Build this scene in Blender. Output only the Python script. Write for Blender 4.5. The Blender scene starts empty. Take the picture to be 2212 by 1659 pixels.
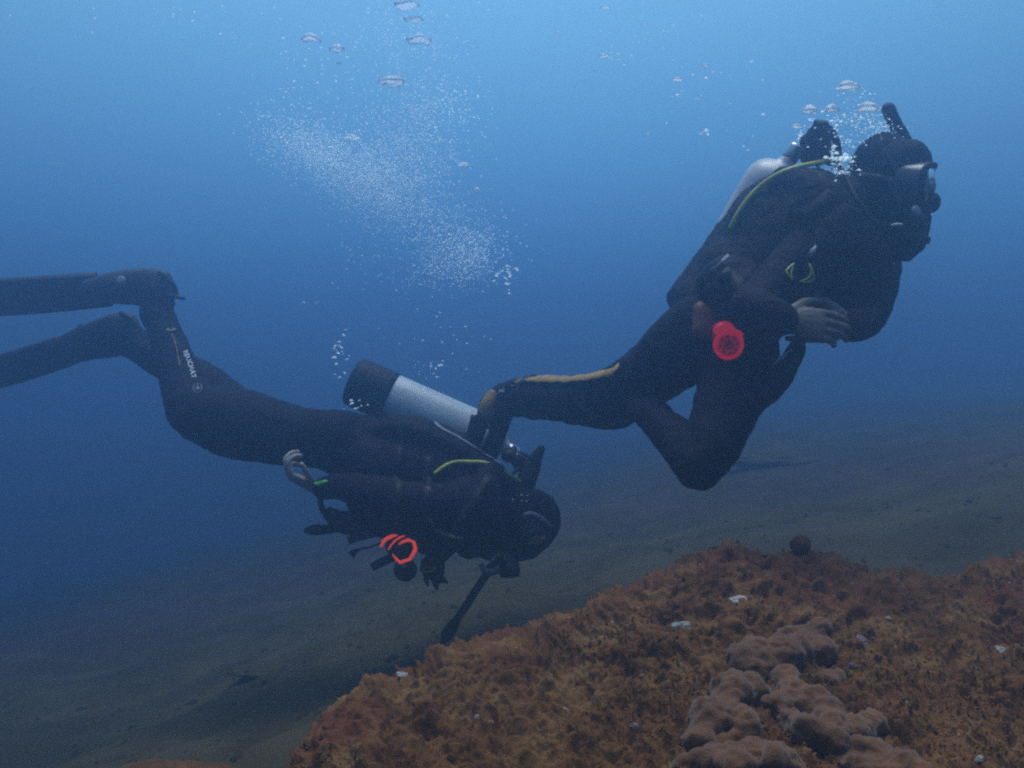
import bpy, bmesh, math, random
import numpy as np
from mathutils import Vector, Matrix, noise as mnoise
from mathutils.bvhtree import BVHTree

random.seed(7)
RNG = np.random.default_rng(11)
SC = bpy.context.scene
COL = SC.collection

# ------------------------------------------------------------------ camera
FPX = 1995.0                       # focal length in units of a 2212 x 1659 picture
cam_d = bpy.data.cameras.new('camera')
cam_d.sensor_width = 36.0
cam_d.lens = 36.0 * FPX / 2212.0
cam_d.clip_start = 0.02
cam_d.clip_end = 400.0
cam = bpy.data.objects.new('camera', cam_d)
COL.objects.link(cam)
cam.location = (0, 0, 0)
cam.rotation_euler = (math.radians(90), 0, 0)
SC.camera = cam

# ------------------------------------------------------------------ open water around the scene, daylight overhead
SUN_EL, SUN_AZ = math.radians(83), math.radians(0)
world = bpy.data.worlds.new('World')
SC.world = world
world.use_nodes = True
wn = world.node_tree
wn.nodes.clear()
w_out = wn.nodes.new('ShaderNodeOutputWorld')
w_tc = wn.nodes.new('ShaderNodeTexCoord')
w_sep = wn.nodes.new('ShaderNodeSeparateXYZ')
w_mr = wn.nodes.new('ShaderNodeMapRange')
w_mr.inputs['From Min'].default_value = -1.0
w_mr.inputs['From Max'].default_value = 1.0
w_ramp = wn.nodes.new('ShaderNodeValToRGB')
w_bgw = wn.nodes.new('ShaderNodeBackground')
w_sky = wn.nodes.new('ShaderNodeTexSky')
w_sky.sky_type = 'NISHITA'
w_sky.sun_disc = False
w_sky.sun_elevation = SUN_EL
w_sky.sun_rotation = SUN_AZ
w_bgs = wn.nodes.new('ShaderNodeBackground')
w_bgs.inputs['Strength'].default_value = 0.14
w_win = wn.nodes.new('ShaderNodeMapRange')     # the round window through the surface overhead
w_win.interpolation_type = 'SMOOTHSTEP'
w_win.inputs['From Min'].default_value = 0.55
w_win.inputs['From Max'].default_value = 0.85
w_mix = wn.nodes.new('ShaderNodeMixShader')
L = wn.links.new
L(w_tc.outputs['Generated'], w_sep.inputs[0])
L(w_sep.outputs['Z'], w_mr.inputs['Value'])
L(w_mr.outputs[0], w_ramp.inputs[0])
w_dot = wn.nodes.new('ShaderNodeVectorMath'); w_dot.operation = 'DOT_PRODUCT'
w_dot.inputs[1].default_value = (0.02, 0.80, 0.60)
w_max = wn.nodes.new('ShaderNodeMath'); w_max.operation = 'MAXIMUM'; w_max.inputs[1].default_value = 0.0
w_pow = wn.nodes.new('ShaderNodeMath'); w_pow.operation = 'POWER'; w_pow.inputs[1].default_value = 4.0
w_gain = wn.nodes.new('ShaderNodeMath'); w_gain.operation = 'MULTIPLY_ADD'
w_gain.inputs[1].default_value = 0.58; w_gain.inputs[2].default_value = 0.72
L(w_tc.outputs['Generated'], w_dot.inputs[0]); L(w_dot.outputs['Value'], w_max.inputs[0])
L(w_max.outputs[0], w_pow.inputs[0]); L(w_pow.outputs[0], w_gain.inputs[0])
L(w_gain.outputs[0], w_bgw.inputs['Strength'])
L(w_ramp.outputs[0], w_bgw.inputs[0])
L(w_sky.outputs[0], w_bgs.inputs[0])
L(w_sep.outputs['Z'], w_win.inputs['Value'])
L(w_win.outputs[0], w_mix.inputs[0])
L(w_bgw.outputs[0], w_mix.inputs[1])
L(w_bgs.outputs[0], w_mix.inputs[2])
L(w_mix.outputs[0], w_out.inputs[0])
WATER_RAMP = [(0.0, (0.010, 0.016, 0.030)), (0.45, (0.062, 0.135, 0.235)), (0.50, (0.088, 0.300, 0.560)),
              (0.58, (0.118, 0.410, 0.70)), (0.68, (0.22, 0.54, 0.80)), (0.80, (0.30, 0.60, 0.95)), (1.0, (0.5, 0.8, 1.0))]
els = w_ramp.color_ramp.elements
while len(els) < len(WATER_RAMP):
    els.new(0.5)
for e, (p, c) in zip(els, WATER_RAMP):
    e.position = p
    e.color = (*c, 1)

sun_d = bpy.data.lights.new('sun', 'SUN')
sun_d.energy = 5.0
sun_d.angle = math.radians(40)
sun_d.color = (0.82, 0.95, 1.0)
sun = bpy.data.objects.new('sun', sun_d)
COL.objects.link(sun)
sun.location = (0, 0, 6)
sun.rotation_euler = (-(math.radians(90) - SUN_EL), 0, -SUN_AZ)

SC.view_settings.view_transform = 'Standard'
SC.view_settings.look = 'None'
SC.view_settings.exposure = 0.0
SC.view_settings.gamma = 1.0
SC.view_settings.use_curve_mapping = False
SC.render.engine = 'CYCLES'
SC.cycles.use_denoising = False
SC.cycles.sample_clamp_direct = 2.0
SC.cycles.sample_clamp_indirect = 0.6
SC.cycles.max_bounces = 8
SC.cycles.volume_bounces = 2
SC.cycles.transmission_bounces = 6
SC.cycles.transparent_max_bounces = 8
SC.cycles.filter_width = 2.3

# ------------------------------------------------------------------ helpers
def P(px, py, Y):
    """A point Y metres out whose direction is that of a spot in the photograph (2212 x 1659 units)."""
    return Vector(((px - 1106.0) / FPX * Y, Y, -(py - 829.5) / FPX * Y))

def PR(rpx, Y):
    return rpx * Y / FPX

def _hash(ix, iy, iz, seed):
    n = (ix.astype(np.int64) * 374761393 + iy.astype(np.int64) * 668265263 + iz.astype(np.int64) * 2147483647 + seed * 1274126177) & 0xFFFFFFFF
    n = ((n ^ (n >> 13)) * 1274126177) & 0xFFFFFFFF
    n = ((n ^ (n >> 16)) * 2246822519) & 0xFFFFFFFF
    return ((n ^ (n >> 15)) & 0xFFFF) / 65535.0

def vnoise(p, seed=0):
    """smooth value noise in -1..1, p is N x 3"""
    f = np.floor(p); t = p - f
    t = t * t * t * (t * (t * 6 - 15) + 10)
    i = f.astype(np.int64)
    r = 0
    for dx in (0, 1):
        wx = t[:, 0] if dx else 1 - t[:, 0]
        for dy in (0, 1):
            wy = t[:, 1] if dy else 1 - t[:, 1]
            for dz in (0, 1):
                wz = t[:, 2] if dz else 1 - t[:, 2]
                r = r + wx * wy * wz * _hash(i[:, 0] + dx, i[:, 1] + dy, i[:, 2] + dz, seed)
    return r * 2 - 1

def fbm(p, octv=4, gain=0.5, lac=2.03, seed=0):
    a, s, tot = 1.0, 0, 0
    q = np.array(p, dtype=float)
    for k in range(octv):
        s = s + a * vnoise(q, seed + k * 17)
        tot += a
        a *= gain
        q = q * lac + 3.7
    return s / tot

def ridged(p, octv=4, gain=0.55, seed=0):
    a, s, tot = 1.0, 0, 0
    q = np.array(p, dtype=float)
    for k in range(octv):
        s = s + a * (1 - np.abs(vnoise(q, seed + k * 13)) * 2)
        tot += a
        a *= gain
        q = q * 2.1 + 5.1
    return s / tot

ORIG = {}

def empty(name, loc, label, cat, group=None):
    o = bpy.data.objects.new(name, None)
    o.empty_display_size = 0.05
    o.location = loc
    COL.objects.link(o)
    o['label'] = label
    o['category'] = cat
    if group:
        o['group'] = group
    ORIG[o.name] = Vector(loc)
    return o

def top_of(o):
    while o.parent:
        o = o.parent
    return o

def mesh_obj(name, verts, faces, mat, parent=None, smooth=True, label=None, cat=None, group=None, kind=None, mats=None, mat_idx=None):
    me = bpy.data.meshes.new(name)
    off = ORIG[top_of(parent).name] if parent else Vector((0, 0, 0))
    v = np.array([tuple(x) for x in verts], dtype=float) if not isinstance(verts, np.ndarray) else verts.astype(float)
    org = np.array(off)
    centre = None
    if parent is None and len(v):
        centre = v.mean(axis=0)
        org = centre
    v = v - org
    me.from_pydata(v.tolist() if len(v) < 50000 else v, [], faces if not isinstance(faces, np.ndarray) else faces.tolist())
    for m in (mats or [mat]):
        me.materials.append(m)
    if smooth:
        me.polygons.foreach_set('use_smooth', np.ones(len(me.polygons), dtype=bool))
    if mat_idx is not None:
        me.polygons.foreach_set('material_index', mat_idx)
    me.update()
    o = bpy.data.objects.new(name, me)
    COL.objects.link(o)
    if parent:
        o.parent = parent
    elif centre is not None:
        o.location = centre
        ORIG[o.name] = Vector(centre)
    if label: o['label'] = label
    if cat: o['category'] = cat
    if group: o['group'] = group
    if kind: o['kind'] = kind
    return o

def catmull(pts, n):
    """pts: k x m array, n samples per span"""
    pts = np.array(pts, dtype=float)
    k = len(pts)
    if k == 2:
        t = np.linspace(0, 1, n + 1)[:, None]
        return pts[0] * (1 - t) + pts[1] * t
    out = []
    ext = np.vstack([2 * pts[0] - pts[1], pts, 2 * pts[-1] - pts[-2]])
    for i in range(k - 1):
        p0, p1, p2, p3 = ext[i], ext[i + 1], ext[i + 2], ext[i + 3]
        for s in range(n):
            t = s / n
            out.append(0.5 * ((2 * p1) + (-p0 + p2) * t + (2 * p0 - 5 * p1 + 4 * p2 - p3) * t * t + (-p0 + 3 * p1 - 3 * p2 + p3) * t ** 3))
    out.append(pts[-1])
    return np.array(out)

def loft(points, n=6, seg=16, cap='round', side=None):
    """points: list of (Vector, ra, rb): ra across (in the picture plane), rb along the 'side' vector. Returns verts, faces of a closed tube."""
    arr = catmull([[p.x, p.y, p.z, a, b] for p, a, b in points], n)
    C = arr[:, :3]; ra = np.maximum(arr[:, 3], 1e-4); rb = np.maximum(arr[:, 4], 1e-4)
    T = np.gradient(C, axis=0)
    T /= np.linalg.norm(T, axis=1)[:, None] + 1e-12
    sv = np.array(side if side is not None else (0, 1, 0), dtype=float)
    if cap == 'round':
        # rounded ends: extra rings that close as an ellipse
        pre, post = [], []
        for e in (0.98, 0.85, 0.6, 0.3):
            s = math.sqrt(1 - e * e)
            pre.append((C[0] - T[0] * e * min(ra[0], rb[0]), ra[0] * s, rb[0] * s, T[0]))
            post.append((C[-1] + T[-1] * e * min(ra[-1], rb[-1]), ra[-1] * s, rb[-1] * s, T[-1]))
        post = post[::-1]
        C = np.vstack([[x[0] for x in pre], C, [x[0] for x in post]])
        ra = np.concatenate([[x[1] for x in pre], ra, [x[1] for x in post]])
        rb = np.concatenate([[x[2] for x in pre], rb, [x[2] for x in post]])
        T = np.vstack([[x[3] for x in pre], T, [x[3] for x in post]])
    verts, faces = [], []
    prev_b = None
    for c, t, a, b in zip(C, T, ra, rb):
        B = sv - t * np.dot(sv, t)
        if np.linalg.norm(B) < 0.15:
            B = prev_b - t * np.dot(prev_b, t) if prev_b is not None else np.cross(t, (0.3, 0.2, 0.9))
        B /= np.linalg.norm(B)
        prev_b = B
        A = np.cross(t, B)
        for k in range(seg):
            an = 2 * math.pi * k / seg
            verts.append(c + A * a * math.cos(an) + B * b * math.sin(an))
    R = len(C)
    for i in range(R - 1):
        for k in range(seg):
            k2 = (k + 1) % seg
            faces.append((i * seg + k, i * seg + k2, (i + 1) * seg + k2, (i + 1) * seg + k))
    faces.append(tuple(range(seg))[::-1])
    faces.append(tuple((R - 1) * seg + k for k in range(seg)))
    return verts, faces

def chain(pts, n=6, seg=16, cap='round', side=None):
    """pts: (px, py, Y, r_px[, r_depth_m])"""
    L_ = []
    for q in pts:
        r = PR(q[3], q[2])
        L_.append((P(q[0], q[1], q[2]), r, q[4] if len(q) > 4 else r))
    return loft(L_, n, seg, cap, side)

def merge(*vfs):
    V, F = [], []
    for v, f in vfs:
        o = len(V)
        V.extend(v)
        F.extend([tuple(i + o for i in q) for q in f])
    return V, F

def ellipsoid(c, rx, ry, rz, M=None, u=16, v=10):
    V, F = [], []
    for i in range(v + 1):
        th = math.pi * (i + 0.0001) / (v + 0.0002)
        for k in range(u):
            ph = 2 * math.pi * k / u
            p = Vector((rx * math.sin(th) * math.cos(ph), ry * math.sin(th) * math.sin(ph), rz * math.cos(th)))
            if M is not None: p = M @ p
            V.append(Vector(c) + p)
    for i in range(v):
        for k in range(u):
            k2 = (k + 1) % u
            F.append((i * u + k, (i + 1) * u + k, (i + 1) * u + k2, i * u + k2))
    F.append(tuple(range(u)))
    F.append(tuple(v * u + k for k in range(u))[::-1])
    return V, F

def box(c, sx, sy, sz, M=None, bev=0.12):
    """bevelled box"""
    bm = bmesh.new()
    bmesh.ops.create_cube(bm, size=1.0)
    for w in bm.verts:
        w.co = Vector((w.co.x * sx, w.co.y * sy, w.co.z * sz))
    bmesh.ops.bevel(bm, geom=bm.edges[:], offset=min(sx, sy, sz) * bev, segments=2, affect='EDGES')
    V = []
    bm.verts.index_update()
    for w in bm.verts:
        p = w.co.copy()
        if M is not None: p = M @ p
        V.append(Vector(c) + p)
    F = [tuple(x.index for x in f.verts) for f in bm.faces]
    bm.free()
    return V, F

def frame(zdir, xhint=(1, 0, 0)):
    z = Vector(zdir).normalized()
    x = Vector(xhint)
    x = (x - z * x.dot(z)).normalized()
    y = z.cross(x)
    return Matrix((x, y, z)).transposed()

def lathe(c, axis, prof, seg=20):
    """prof: list of (dist along axis, radius)"""
    M = frame(axis, (0.31, 0.8, 0.5))
    V, F = [], []
    for z, r in prof:
        for k in range(seg):
            a = 2 * math.pi * k / seg
            V.append(Vector(c) + M @ Vector((r * math.cos(a), r * math.sin(a), z)))
    n = len(prof)
    for i in range(n - 1):
        for k in range(seg):
            k2 = (k + 1) % seg
            F.append((i * seg + k, i * seg + k2, (i + 1) * seg + k2, (i + 1) * seg + k))
    F.append(tuple(range(seg))[::-1])
    F.append(tuple((n - 1) * seg + k for k in range(seg)))
    return V, F

def fuse(vf, voxel=0.006, smooth=6, fac=0.5):
    """union of overlapping closed shapes as one continuous surface"""
    me = bpy.data.meshes.new('tmp')
    me.from_pydata([tuple(v) for v in vf[0]], [], vf[1])
    bm = bmesh.new(); bm.from_mesh(me)
    bmesh.ops.recalc_face_normals(bm, faces=bm.faces[:])
    bm.to_mesh(me); bm.free()
    o = bpy.data.objects.new('tmp', me)
    COL.objects.link(o)
    r = o.modifiers.new('r', 'REMESH'); r.mode = 'VOXEL'; r.voxel_size = voxel
    if smooth:
        s = o.modifiers.new('s', 'SMOOTH'); s.factor = fac; s.iterations = smooth
    dg = bpy.context.evaluated_depsgraph_get()
    dg.update()
    m2 = bpy.data.meshes.new_from_object(o.evaluated_get(dg))
    n = len(m2.vertices)
    v = np.empty(n * 3); m2.vertices.foreach_get('co', v); v = v.reshape(-1, 3)
    nr = np.empty(n * 3); m2.vertices.foreach_get('normal', nr); nr = nr.reshape(-1, 3)
    f = [tuple(p.vertices) for p in m2.polygons]
    bpy.data.objects.remove(o); bpy.data.meshes.remove(me); bpy.data.meshes.remove(m2)
    return v, f, nr

def bvh(v, f):
    return BVHTree.FromPolygons([Vector(x) for x in v], f)

def surf(tree, px, py, off=0.004, fallback=3.0):
    """the spot of a surface seen at (px, py), lifted off it a little"""
    d = P(px, py, 1.0).normalized()
    hit, nrm, idx, dist = tree.ray_cast(Vector((0, 0, 0)), d)
    if hit is None:
        return P(px, py, fallback), -d
    if nrm.dot(d) > 0: nrm = -nrm
    return hit + nrm * off, nrm

def tube(pts, r, n=4, seg=8, cap='round'):
    return loft([(Vector(p), r, r) for p in pts], n, seg, cap)

def ribbon(pts, nrms, w, th):
    """flat strap along pts, lying on the surface given by nrms"""
    V, F = [], []
    k = len(pts)
    for i in range(k):
        t = (Vector(pts[min(i + 1, k - 1)]) - Vector(pts[max(i - 1, 0)])).normalized()
        n = Vector(nrms[i]).normalized()
        s = t.cross(n).normalized()
        ww = w[i] if isinstance(w, (list, tuple)) else w
        for a, b in ((-1, -0.5), (1, -0.5), (1, 1), (-1, 1)):
            V.append(Vector(pts[i]) + s * a * ww / 2 + n * b * th)
    for i in range(k - 1):
        for j in range(4):
            j2 = (j + 1) % 4
            F.append((i * 4 + j, i * 4 + j2, (i + 1) * 4 + j2, (i + 1) * 4 + j))
    F.append((3, 2, 1, 0)); F.append(tuple((k - 1) * 4 + j for j in range(4)))
    return V, F

# ------------------------------------------------------------------ materials
def mat(name, col, rough=0.6, var=0.25, scale=20.0, metallic=0.0, spec=0.4, bump=0.15, bscale=None, col2=None, emit=None, estr=0.0, sheen=0.0):
    m = bpy.data.materials.new(name)
    m.use_nodes = True
    nt = m.node_tree
    b = nt.nodes['Principled BSDF']
    tc = nt.nodes.new('ShaderNodeTexCoord')
    nz = nt.nodes.new('ShaderNodeTexNoise')
    nz.inputs['Scale'].default_value = scale
    nz.inputs['Detail'].default_value = 6
    nt.links.new(tc.outputs['Object'], nz.inputs['Vector'])
    rp = nt.nodes.new('ShaderNodeValToRGB')
    c2 = col2 or tuple(min(1, c * (1 + var)) for c in col)
    c1 = tuple(c * (1 - var) for c in col)
    rp.color_ramp.elements[0].position = 0.3; rp.color_ramp.elements[0].color = (*c1, 1)
    rp.color_ramp.elements[1].position = 0.7; rp.color_ramp.elements[1].color = (*c2, 1)
    nt.links.new(nz.outputs['Fac'], rp.inputs[0])
    nt.links.new(rp.outputs[0], b.inputs['Base Color'])
    b.inputs['Roughness'].default_value = rough
    b.inputs['Metallic'].default_value = metallic
    b.inputs['Specular IOR Level'].default_value = spec
    if sheen:
        b.inputs['Sheen Weight'].default_value = sheen
    if bump:
        n2 = nt.nodes.new('ShaderNodeTexNoise')
        n2.inputs['Scale'].default_value = bscale or scale * 4
        n2.inputs['Detail'].default_value = 4
        nt.links.new(tc.outputs['Object'], n2.inputs['Vector'])
        bp = nt.nodes.new('ShaderNodeBump')
        bp.inputs['Strength'].default_value = bump
        bp.inputs['Distance'].default_value = 0.004
        nt.links.new(n2.outputs['Fac'], bp.inputs['Height'])
        nt.links.new(bp.outputs[0], b.inputs['Normal'])
    if emit:
        b.inputs['Emission Color'].default_value = (*emit, 1)
        b.inputs['Emission Strength'].default_value = estr
    return m

M = {}
M['neoprene'] = mat('neoprene', (0.0048, 0.0020, 0.0080), rough=0.8, var=0.3, scale=9, bump=0.2, bscale=60, spec=0.12)
M['nylon'] = mat('nylon', (0.0058, 0.0020, 0.0070), rough=0.75, var=0.35, scale=14, bump=0.3, bscale=180, spec=0.12)
M['rubber'] = mat('rubber', (0.006, 0.0035, 0.006), rough=0.6, var=0.2, scale=20, bump=0.1, spec=0.2)
M['fin_rubber'] = mat('fin_rubber', (0.005, 0.004, 0.009), rough=0.65, var=0.3, scale=18, bump=0.1)
M['skin'] = mat('skin', (0.095, 0.076, 0.064), rough=0.55, var=0.12, scale=40, bump=0.2, bscale=220)
M['skin_pale'] = mat('skin_pale', (0.30, 0.26, 0.23), rough=0.55, var=0.12, scale=40, bump=0.2, bscale=220)
M['face'] = mat('face_skin', (0.24, 0.17, 0.13), rough=0.55, var=0.12, scale=40, bump=0.1)
M['tank_white'] = mat('tank_white', (0.40, 0.40, 0.40), rough=0.35, var=0.10, scale=12, bump=0.05)
M['tank_scuff'] = mat('tank_paint', (0.47, 0.50, 0.53), rough=0.38, var=0.14, scale=8, bump=0.05)
M['chrome'] = mat('chrome', (0.55, 0.55, 0.55), rough=0.2, metallic=1.0, var=0.1, bump=0)
M['yellow_hose'] = mat('yellow_hose', (0.36, 0.36, 0.035), rough=0.45, var=0.15, scale=30, bump=0.05)
M['yellow_fabric'] = mat('yellow_fabric', (0.25, 0.145, 0.025), rough=0.75, var=0.3, scale=30, bump=0.2)
M['yellow_plastic'] = mat('yellow_plastic', (0.28, 0.26, 0.035), rough=0.4, var=0.15, bump=0)
M['green_plastic'] = mat('green_plastic', (0.10, 0.42, 0.05), rough=0.45, var=0.3, scale=60, bump=0.1)
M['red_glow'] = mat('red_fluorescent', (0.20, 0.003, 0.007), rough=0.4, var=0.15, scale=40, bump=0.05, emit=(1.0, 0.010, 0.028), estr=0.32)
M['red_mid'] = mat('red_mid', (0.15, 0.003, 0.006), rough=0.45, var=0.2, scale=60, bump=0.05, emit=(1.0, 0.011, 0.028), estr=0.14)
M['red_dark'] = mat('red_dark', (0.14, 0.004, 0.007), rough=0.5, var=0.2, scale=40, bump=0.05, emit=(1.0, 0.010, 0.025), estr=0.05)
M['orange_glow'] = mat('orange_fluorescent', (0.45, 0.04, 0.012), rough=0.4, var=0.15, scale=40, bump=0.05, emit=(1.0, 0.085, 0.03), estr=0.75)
M['brown_orange'] = mat('orange_pouch', (0.15, 0.035, 0.012), rough=0.6, var=0.2, scale=30, bump=0.1)
M['grey_tape'] = mat('grey_piping', (0.17, 0.175, 0.21), rough=0.5, var=0.2, scale=40, bump=0.05)
M['white_print'] = mat('white_print', (0.62, 0.64, 0.64), rough=0.6, var=0.1, bump=0)
M['dull_print'] = mat('dull_print', (0.16, 0.16, 0.2), rough=0.6, var=0.2, bump=0)
M['shell'] = mat('shell', (0.27, 0.25, 0.23), rough=0.5, var=0.2, scale=60, bump=0.3)
M['shell_yellow'] = mat('shell_yellow', (0.28, 0.14, 0.04), rough=0.5, var=0.2, scale=60, bump=0.3)
M['shell_pink'] = mat('shell_pink', (0.19, 0.115, 0.13), rough=0.5, var=0.2, scale=60, bump=0.3)
M['sponge'] = mat('sponge', (0.115, 0.047, 0.019), rough=0.9, var=0.25, scale=14, bump=0.5, bscale=240, spec=0.1, sheen=0.2)
M['tuft'] = mat('algae', (0.110, 0.046, 0.0150), rough=0.95, var=0.3, scale=7, bump=0.0, spec=0.05, col2=(0.17, 0.086, 0.032))

# mask lens: clear glass over the face
def glass_mat():
    m = bpy.data.materials.new('mask_glass'); m.use_nodes = True
    b = m.node_tree.nodes['Principled BSDF']
    b.inputs['Base Color'].default_value = (0.7, 0.7, 0.72, 1)
    b.inputs['Roughness'].default_value = 0.06
    b.inputs['IOR'].default_value = 1.15
    b.inputs['Transmission Weight'].default_value = 0.85
    return m
M['glass'] = glass_mat()
M['skirt'] = mat('clear_silicone', (0.055, 0.055, 0.062), rough=0.3, var=0.1, bump=0)

def bubble_mat(name, white):
    m = bpy.data.materials.new(name); m.use_nodes = True
    nt = m.node_tree; nt.nodes.clear()
    out = nt.nodes.new('ShaderNodeOutputMaterial')
    g = nt.nodes.new('ShaderNodeBsdfGlass'); g.inputs['IOR'].default_value = 0.76; g.inputs['Roughness'].default_value = 0.12
    d1 = nt.nodes.new('ShaderNodeBsdfDiffuse')
    d1.inputs[0].default_value = (0.97, 0.98, 0.97, 1)
    d2 = nt.nodes.new('ShaderNodeBsdfTranslucent'); d2.inputs[0].default_value = (.90, .97, 1.0, 1)
    d = nt.nodes.new('ShaderNodeMixShader'); d.inputs[0].default_value = 0.45
    nt.links.new(d1.outputs[0], d.inputs[1]); nt.links.new(d2.outputs[0], d.inputs[2])
    tc = nt.nodes.new('ShaderNodeTexCoord')
    nz = nt.nodes.new('ShaderNodeTexNoise'); nz.inputs['Scale'].default_value = 60; nz.inputs['Detail'].default_value = 3
    nt.links.new(tc.outputs['Object'], nz.inputs['Vector'])
    mr = nt.nodes.new('ShaderNodeMapRange')
    mr.inputs['From Min'].default_value = 0.3; mr.inputs['From Max'].default_value = 0.7
    mr.inputs['To Min'].default_value = max(0, white - 0.25); mr.inputs['To Max'].default_value = min(1, white + 0.25)
    nt.links.new(nz.outputs['Fac'], mr.inputs['Value'])
    mx = nt.nodes.new('ShaderNodeMixShader')
    nt.links.new(mr.outputs[0], mx.inputs[0])
    nt.links.new(g.outputs[0], mx.inputs[1]); nt.links.new(d.outputs[0], mx.inputs[2])
    nt.links.new(mx.outputs[0], out.inputs[0])
    return m
M['bubble'] = bubble_mat('bubble', 0.95)
M['bubble_clear'] = bubble_mat('bubble_clear', 0.5)
def fine_mat():
    m = bpy.data.materials.new('bubble_fine'); m.use_nodes = True
    nt = m.node_tree; nt.nodes.clear()
    out = nt.nodes.new('ShaderNodeOutputMaterial')
    t = nt.nodes.new('ShaderNodeBsdfTranslucent'); t.inputs[0].default_value = (.86, .96, 1.0, 1)
    d = nt.nodes.new('ShaderNodeBsdfDiffuse'); d.inputs[0].default_value = (.86, .96, 1.0, 1)
    g = nt.nodes.new('ShaderNodeBsdfGlossy'); g.inputs['Roughness'].default_value = .5; g.inputs[0].default_value = (.85, .95, .99, 1)
    m1 = nt.nodes.new('ShaderNodeMixShader'); m1.inputs[0].default_value = .35
    m2 = nt.nodes.new('ShaderNodeMixShader'); m2.inputs[0].default_value = .30
    nt.links.new(t.outputs[0], m1.inputs[1]); nt.links.new(d.outputs[0], m1.inputs[2])
    nt.links.new(m1.outputs[0], m2.inputs[1]); nt.links.new(g.outputs[0], m2.inputs[2])
    nt.links.new(m2.outputs[0], out.inputs[0])
    return m
M['bubble_fine'] = fine_mat()

def ground_mat(name, dark, mid, light, patch, patch_amt, scale, spots=None):
    m = bpy.data.materials.new(name); m.use_nodes = True
    nt = m.node_tree; b = nt.nodes['Principled BSDF']
    b.inputs['Roughness'].default_value = 0.95
    b.inputs['Specular IOR Level'].default_value = 0.1
    tc = nt.nodes.new('ShaderNodeTexCoord')
    def nz(s, det=8, dist=0.0):
        n = nt.nodes.new('ShaderNodeTexNoise'); n.inputs['Scale'].default_value = s; n.inputs['Detail'].default_value = det
        n.inputs['Distortion'].default_value = dist
        nt.links.new(tc.outputs['Object'], n.inputs['Vector']); return n
    def ramp(src, stops):
        r = nt.nodes.new('ShaderNodeValToRGB')
        e = r.color_ramp.elements
        while len(e) < len(stops): e.new(0.5)
        for q, (p, c) in zip(e, stops):
            q.position = p; q.color = (*c, 1)
        nt.links.new(src, r.inputs[0]); return r
    def mix(fac, a, c):
        x = nt.nodes.new('ShaderNodeMix'); x.data_type = 'RGBA'
        nt.links.new(fac, x.inputs[0]); nt.links.new(a, x.inputs[6])
        if isinstance(c, tuple): x.inputs[7].default_value = (*c, 1)
        else: nt.links.new(c, x.inputs[7])
        return x.outputs[2]
    base = ramp(nz(scale, 10, 0.4).outputs['Fac'], [(0.25, dark), (0.5, mid), (0.75, light)]).outputs[0]
    pm = ramp(nz(scale * 0.28, 6, 0.8).outputs['Fac'], [(0.52, (0, 0, 0)), (0.68, (patch_amt,) * 3)]).outputs[0]
    c = mix(pm, base, patch)
    if spots:
        vr = nt.nodes.new('ShaderNodeTexVoronoi'); vr.inputs['Scale'].default_value = scale * 3.2
        nt.links.new(tc.outputs['Object'], vr.inputs['Vector'])
        sp = ramp(vr.outputs['Distance'], [(0.05, (0.8,) * 3), (0.13, (0, 0, 0))])
        gate = ramp(nz(scale * 0.8, 3).outputs['Fac'], [(0.60, (0, 0, 0)), (0.66, (1, 1, 1))])
        mm = nt.nodes.new('ShaderNodeMath'); mm.operation = 'MULTIPLY'
        nt.links.new(sp.outputs[0], mm.inputs[0]); nt.links.new(gate.outputs[0], mm.inputs[1])
        c = mix(mm.outputs[0], c, spots)
    nt.links.new(c, b.inputs['Base Color'])
    bp = nt.nodes.new('ShaderNodeBump'); bp.inputs['Strength'].default_value = 0.6; bp.inputs['Distance'].default_value = 0.006
    nt.links.new(nz(scale * 9, 6).outputs['Fac'], bp.inputs['Height'])
    nt.links.new(bp.outputs[0], b.inputs['Normal'])
    return m
M['rock'] = ground_mat('rock', (0.058, 0.021, 0.008), (0.110, 0.046, 0.0150), (0.180, 0.094, 0.033), (0.115, 0.024, 0.017), 0.4, 11.0, spots=(0.36, 0.24, 0.22))
M['floor'] = ground_mat('sea_floor', (0.034, 0.024, 0.011), (0.056, 0.043, 0.019), (0.080, 0.064, 0.030), (0.034, 0.025, 0.012), 0.5, 2.2)

# ------------------------------------------------------------------ the sea floor
def floor_z(x, y):
    near = np.exp(-((y - 1.0) / 1.5) ** 2) / (1 + np.exp(-(x - 0.15) * 7))
    xr = np.where(np.asarray(x) > 0, 5.5 * np.tanh(np.asarray(x) / 5.5), x)     # the slope levels off far to the right
    return -0.73 + 0.25 * xr - 0.05 * y - 0.75 * near

def build_floor():
    # one sheet, denser near the camera
    ys = np.concatenate([np.linspace(-2.0, 1.2, 30), 1.2 + (np.linspace(0, 1, 330) ** 1.7) * 18.3])
    xs = np.sign(np.linspace(-1, 1, 420)) * np.abs(np.linspace(-1, 1, 420)) ** 1.6 * 13.5
    X, Y = np.meshgrid(xs, ys)
    p = np.stack([X.ravel(), Y.ravel(), np.zeros(X.size)], 1)
    z = floor_z(p[:, 0], p[:, 1])
    z = z + 0.16 * fbm(p * [0.55, 0.55, 1], 3, seed=3) + 0.05 * fbm(p * 2.3, 3, seed=9) + 0.014 * ridged(p * 6.0, 4, seed=21) + 0.010 * fbm(p * 26, 2, seed=31)
    p[:, 2] = z
    ny, nx = X.shape
    i = np.arange((ny - 1) * (nx - 1)); r = i // (nx - 1); c = i % (nx - 1)
    a = r * nx + c
    F = np.stack([a, a + 1, a + nx + 1, a + nx], 1)
    o = mesh_obj('sea_floor', p, F, M['floor'], kind='structure')
    return p, F
fl_v, fl_f = build_floor()
fl_tree = BVHTree.FromPolygons([Vector(v) for v in fl_v], [tuple(q) for q in fl_f.tolist()])
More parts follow.
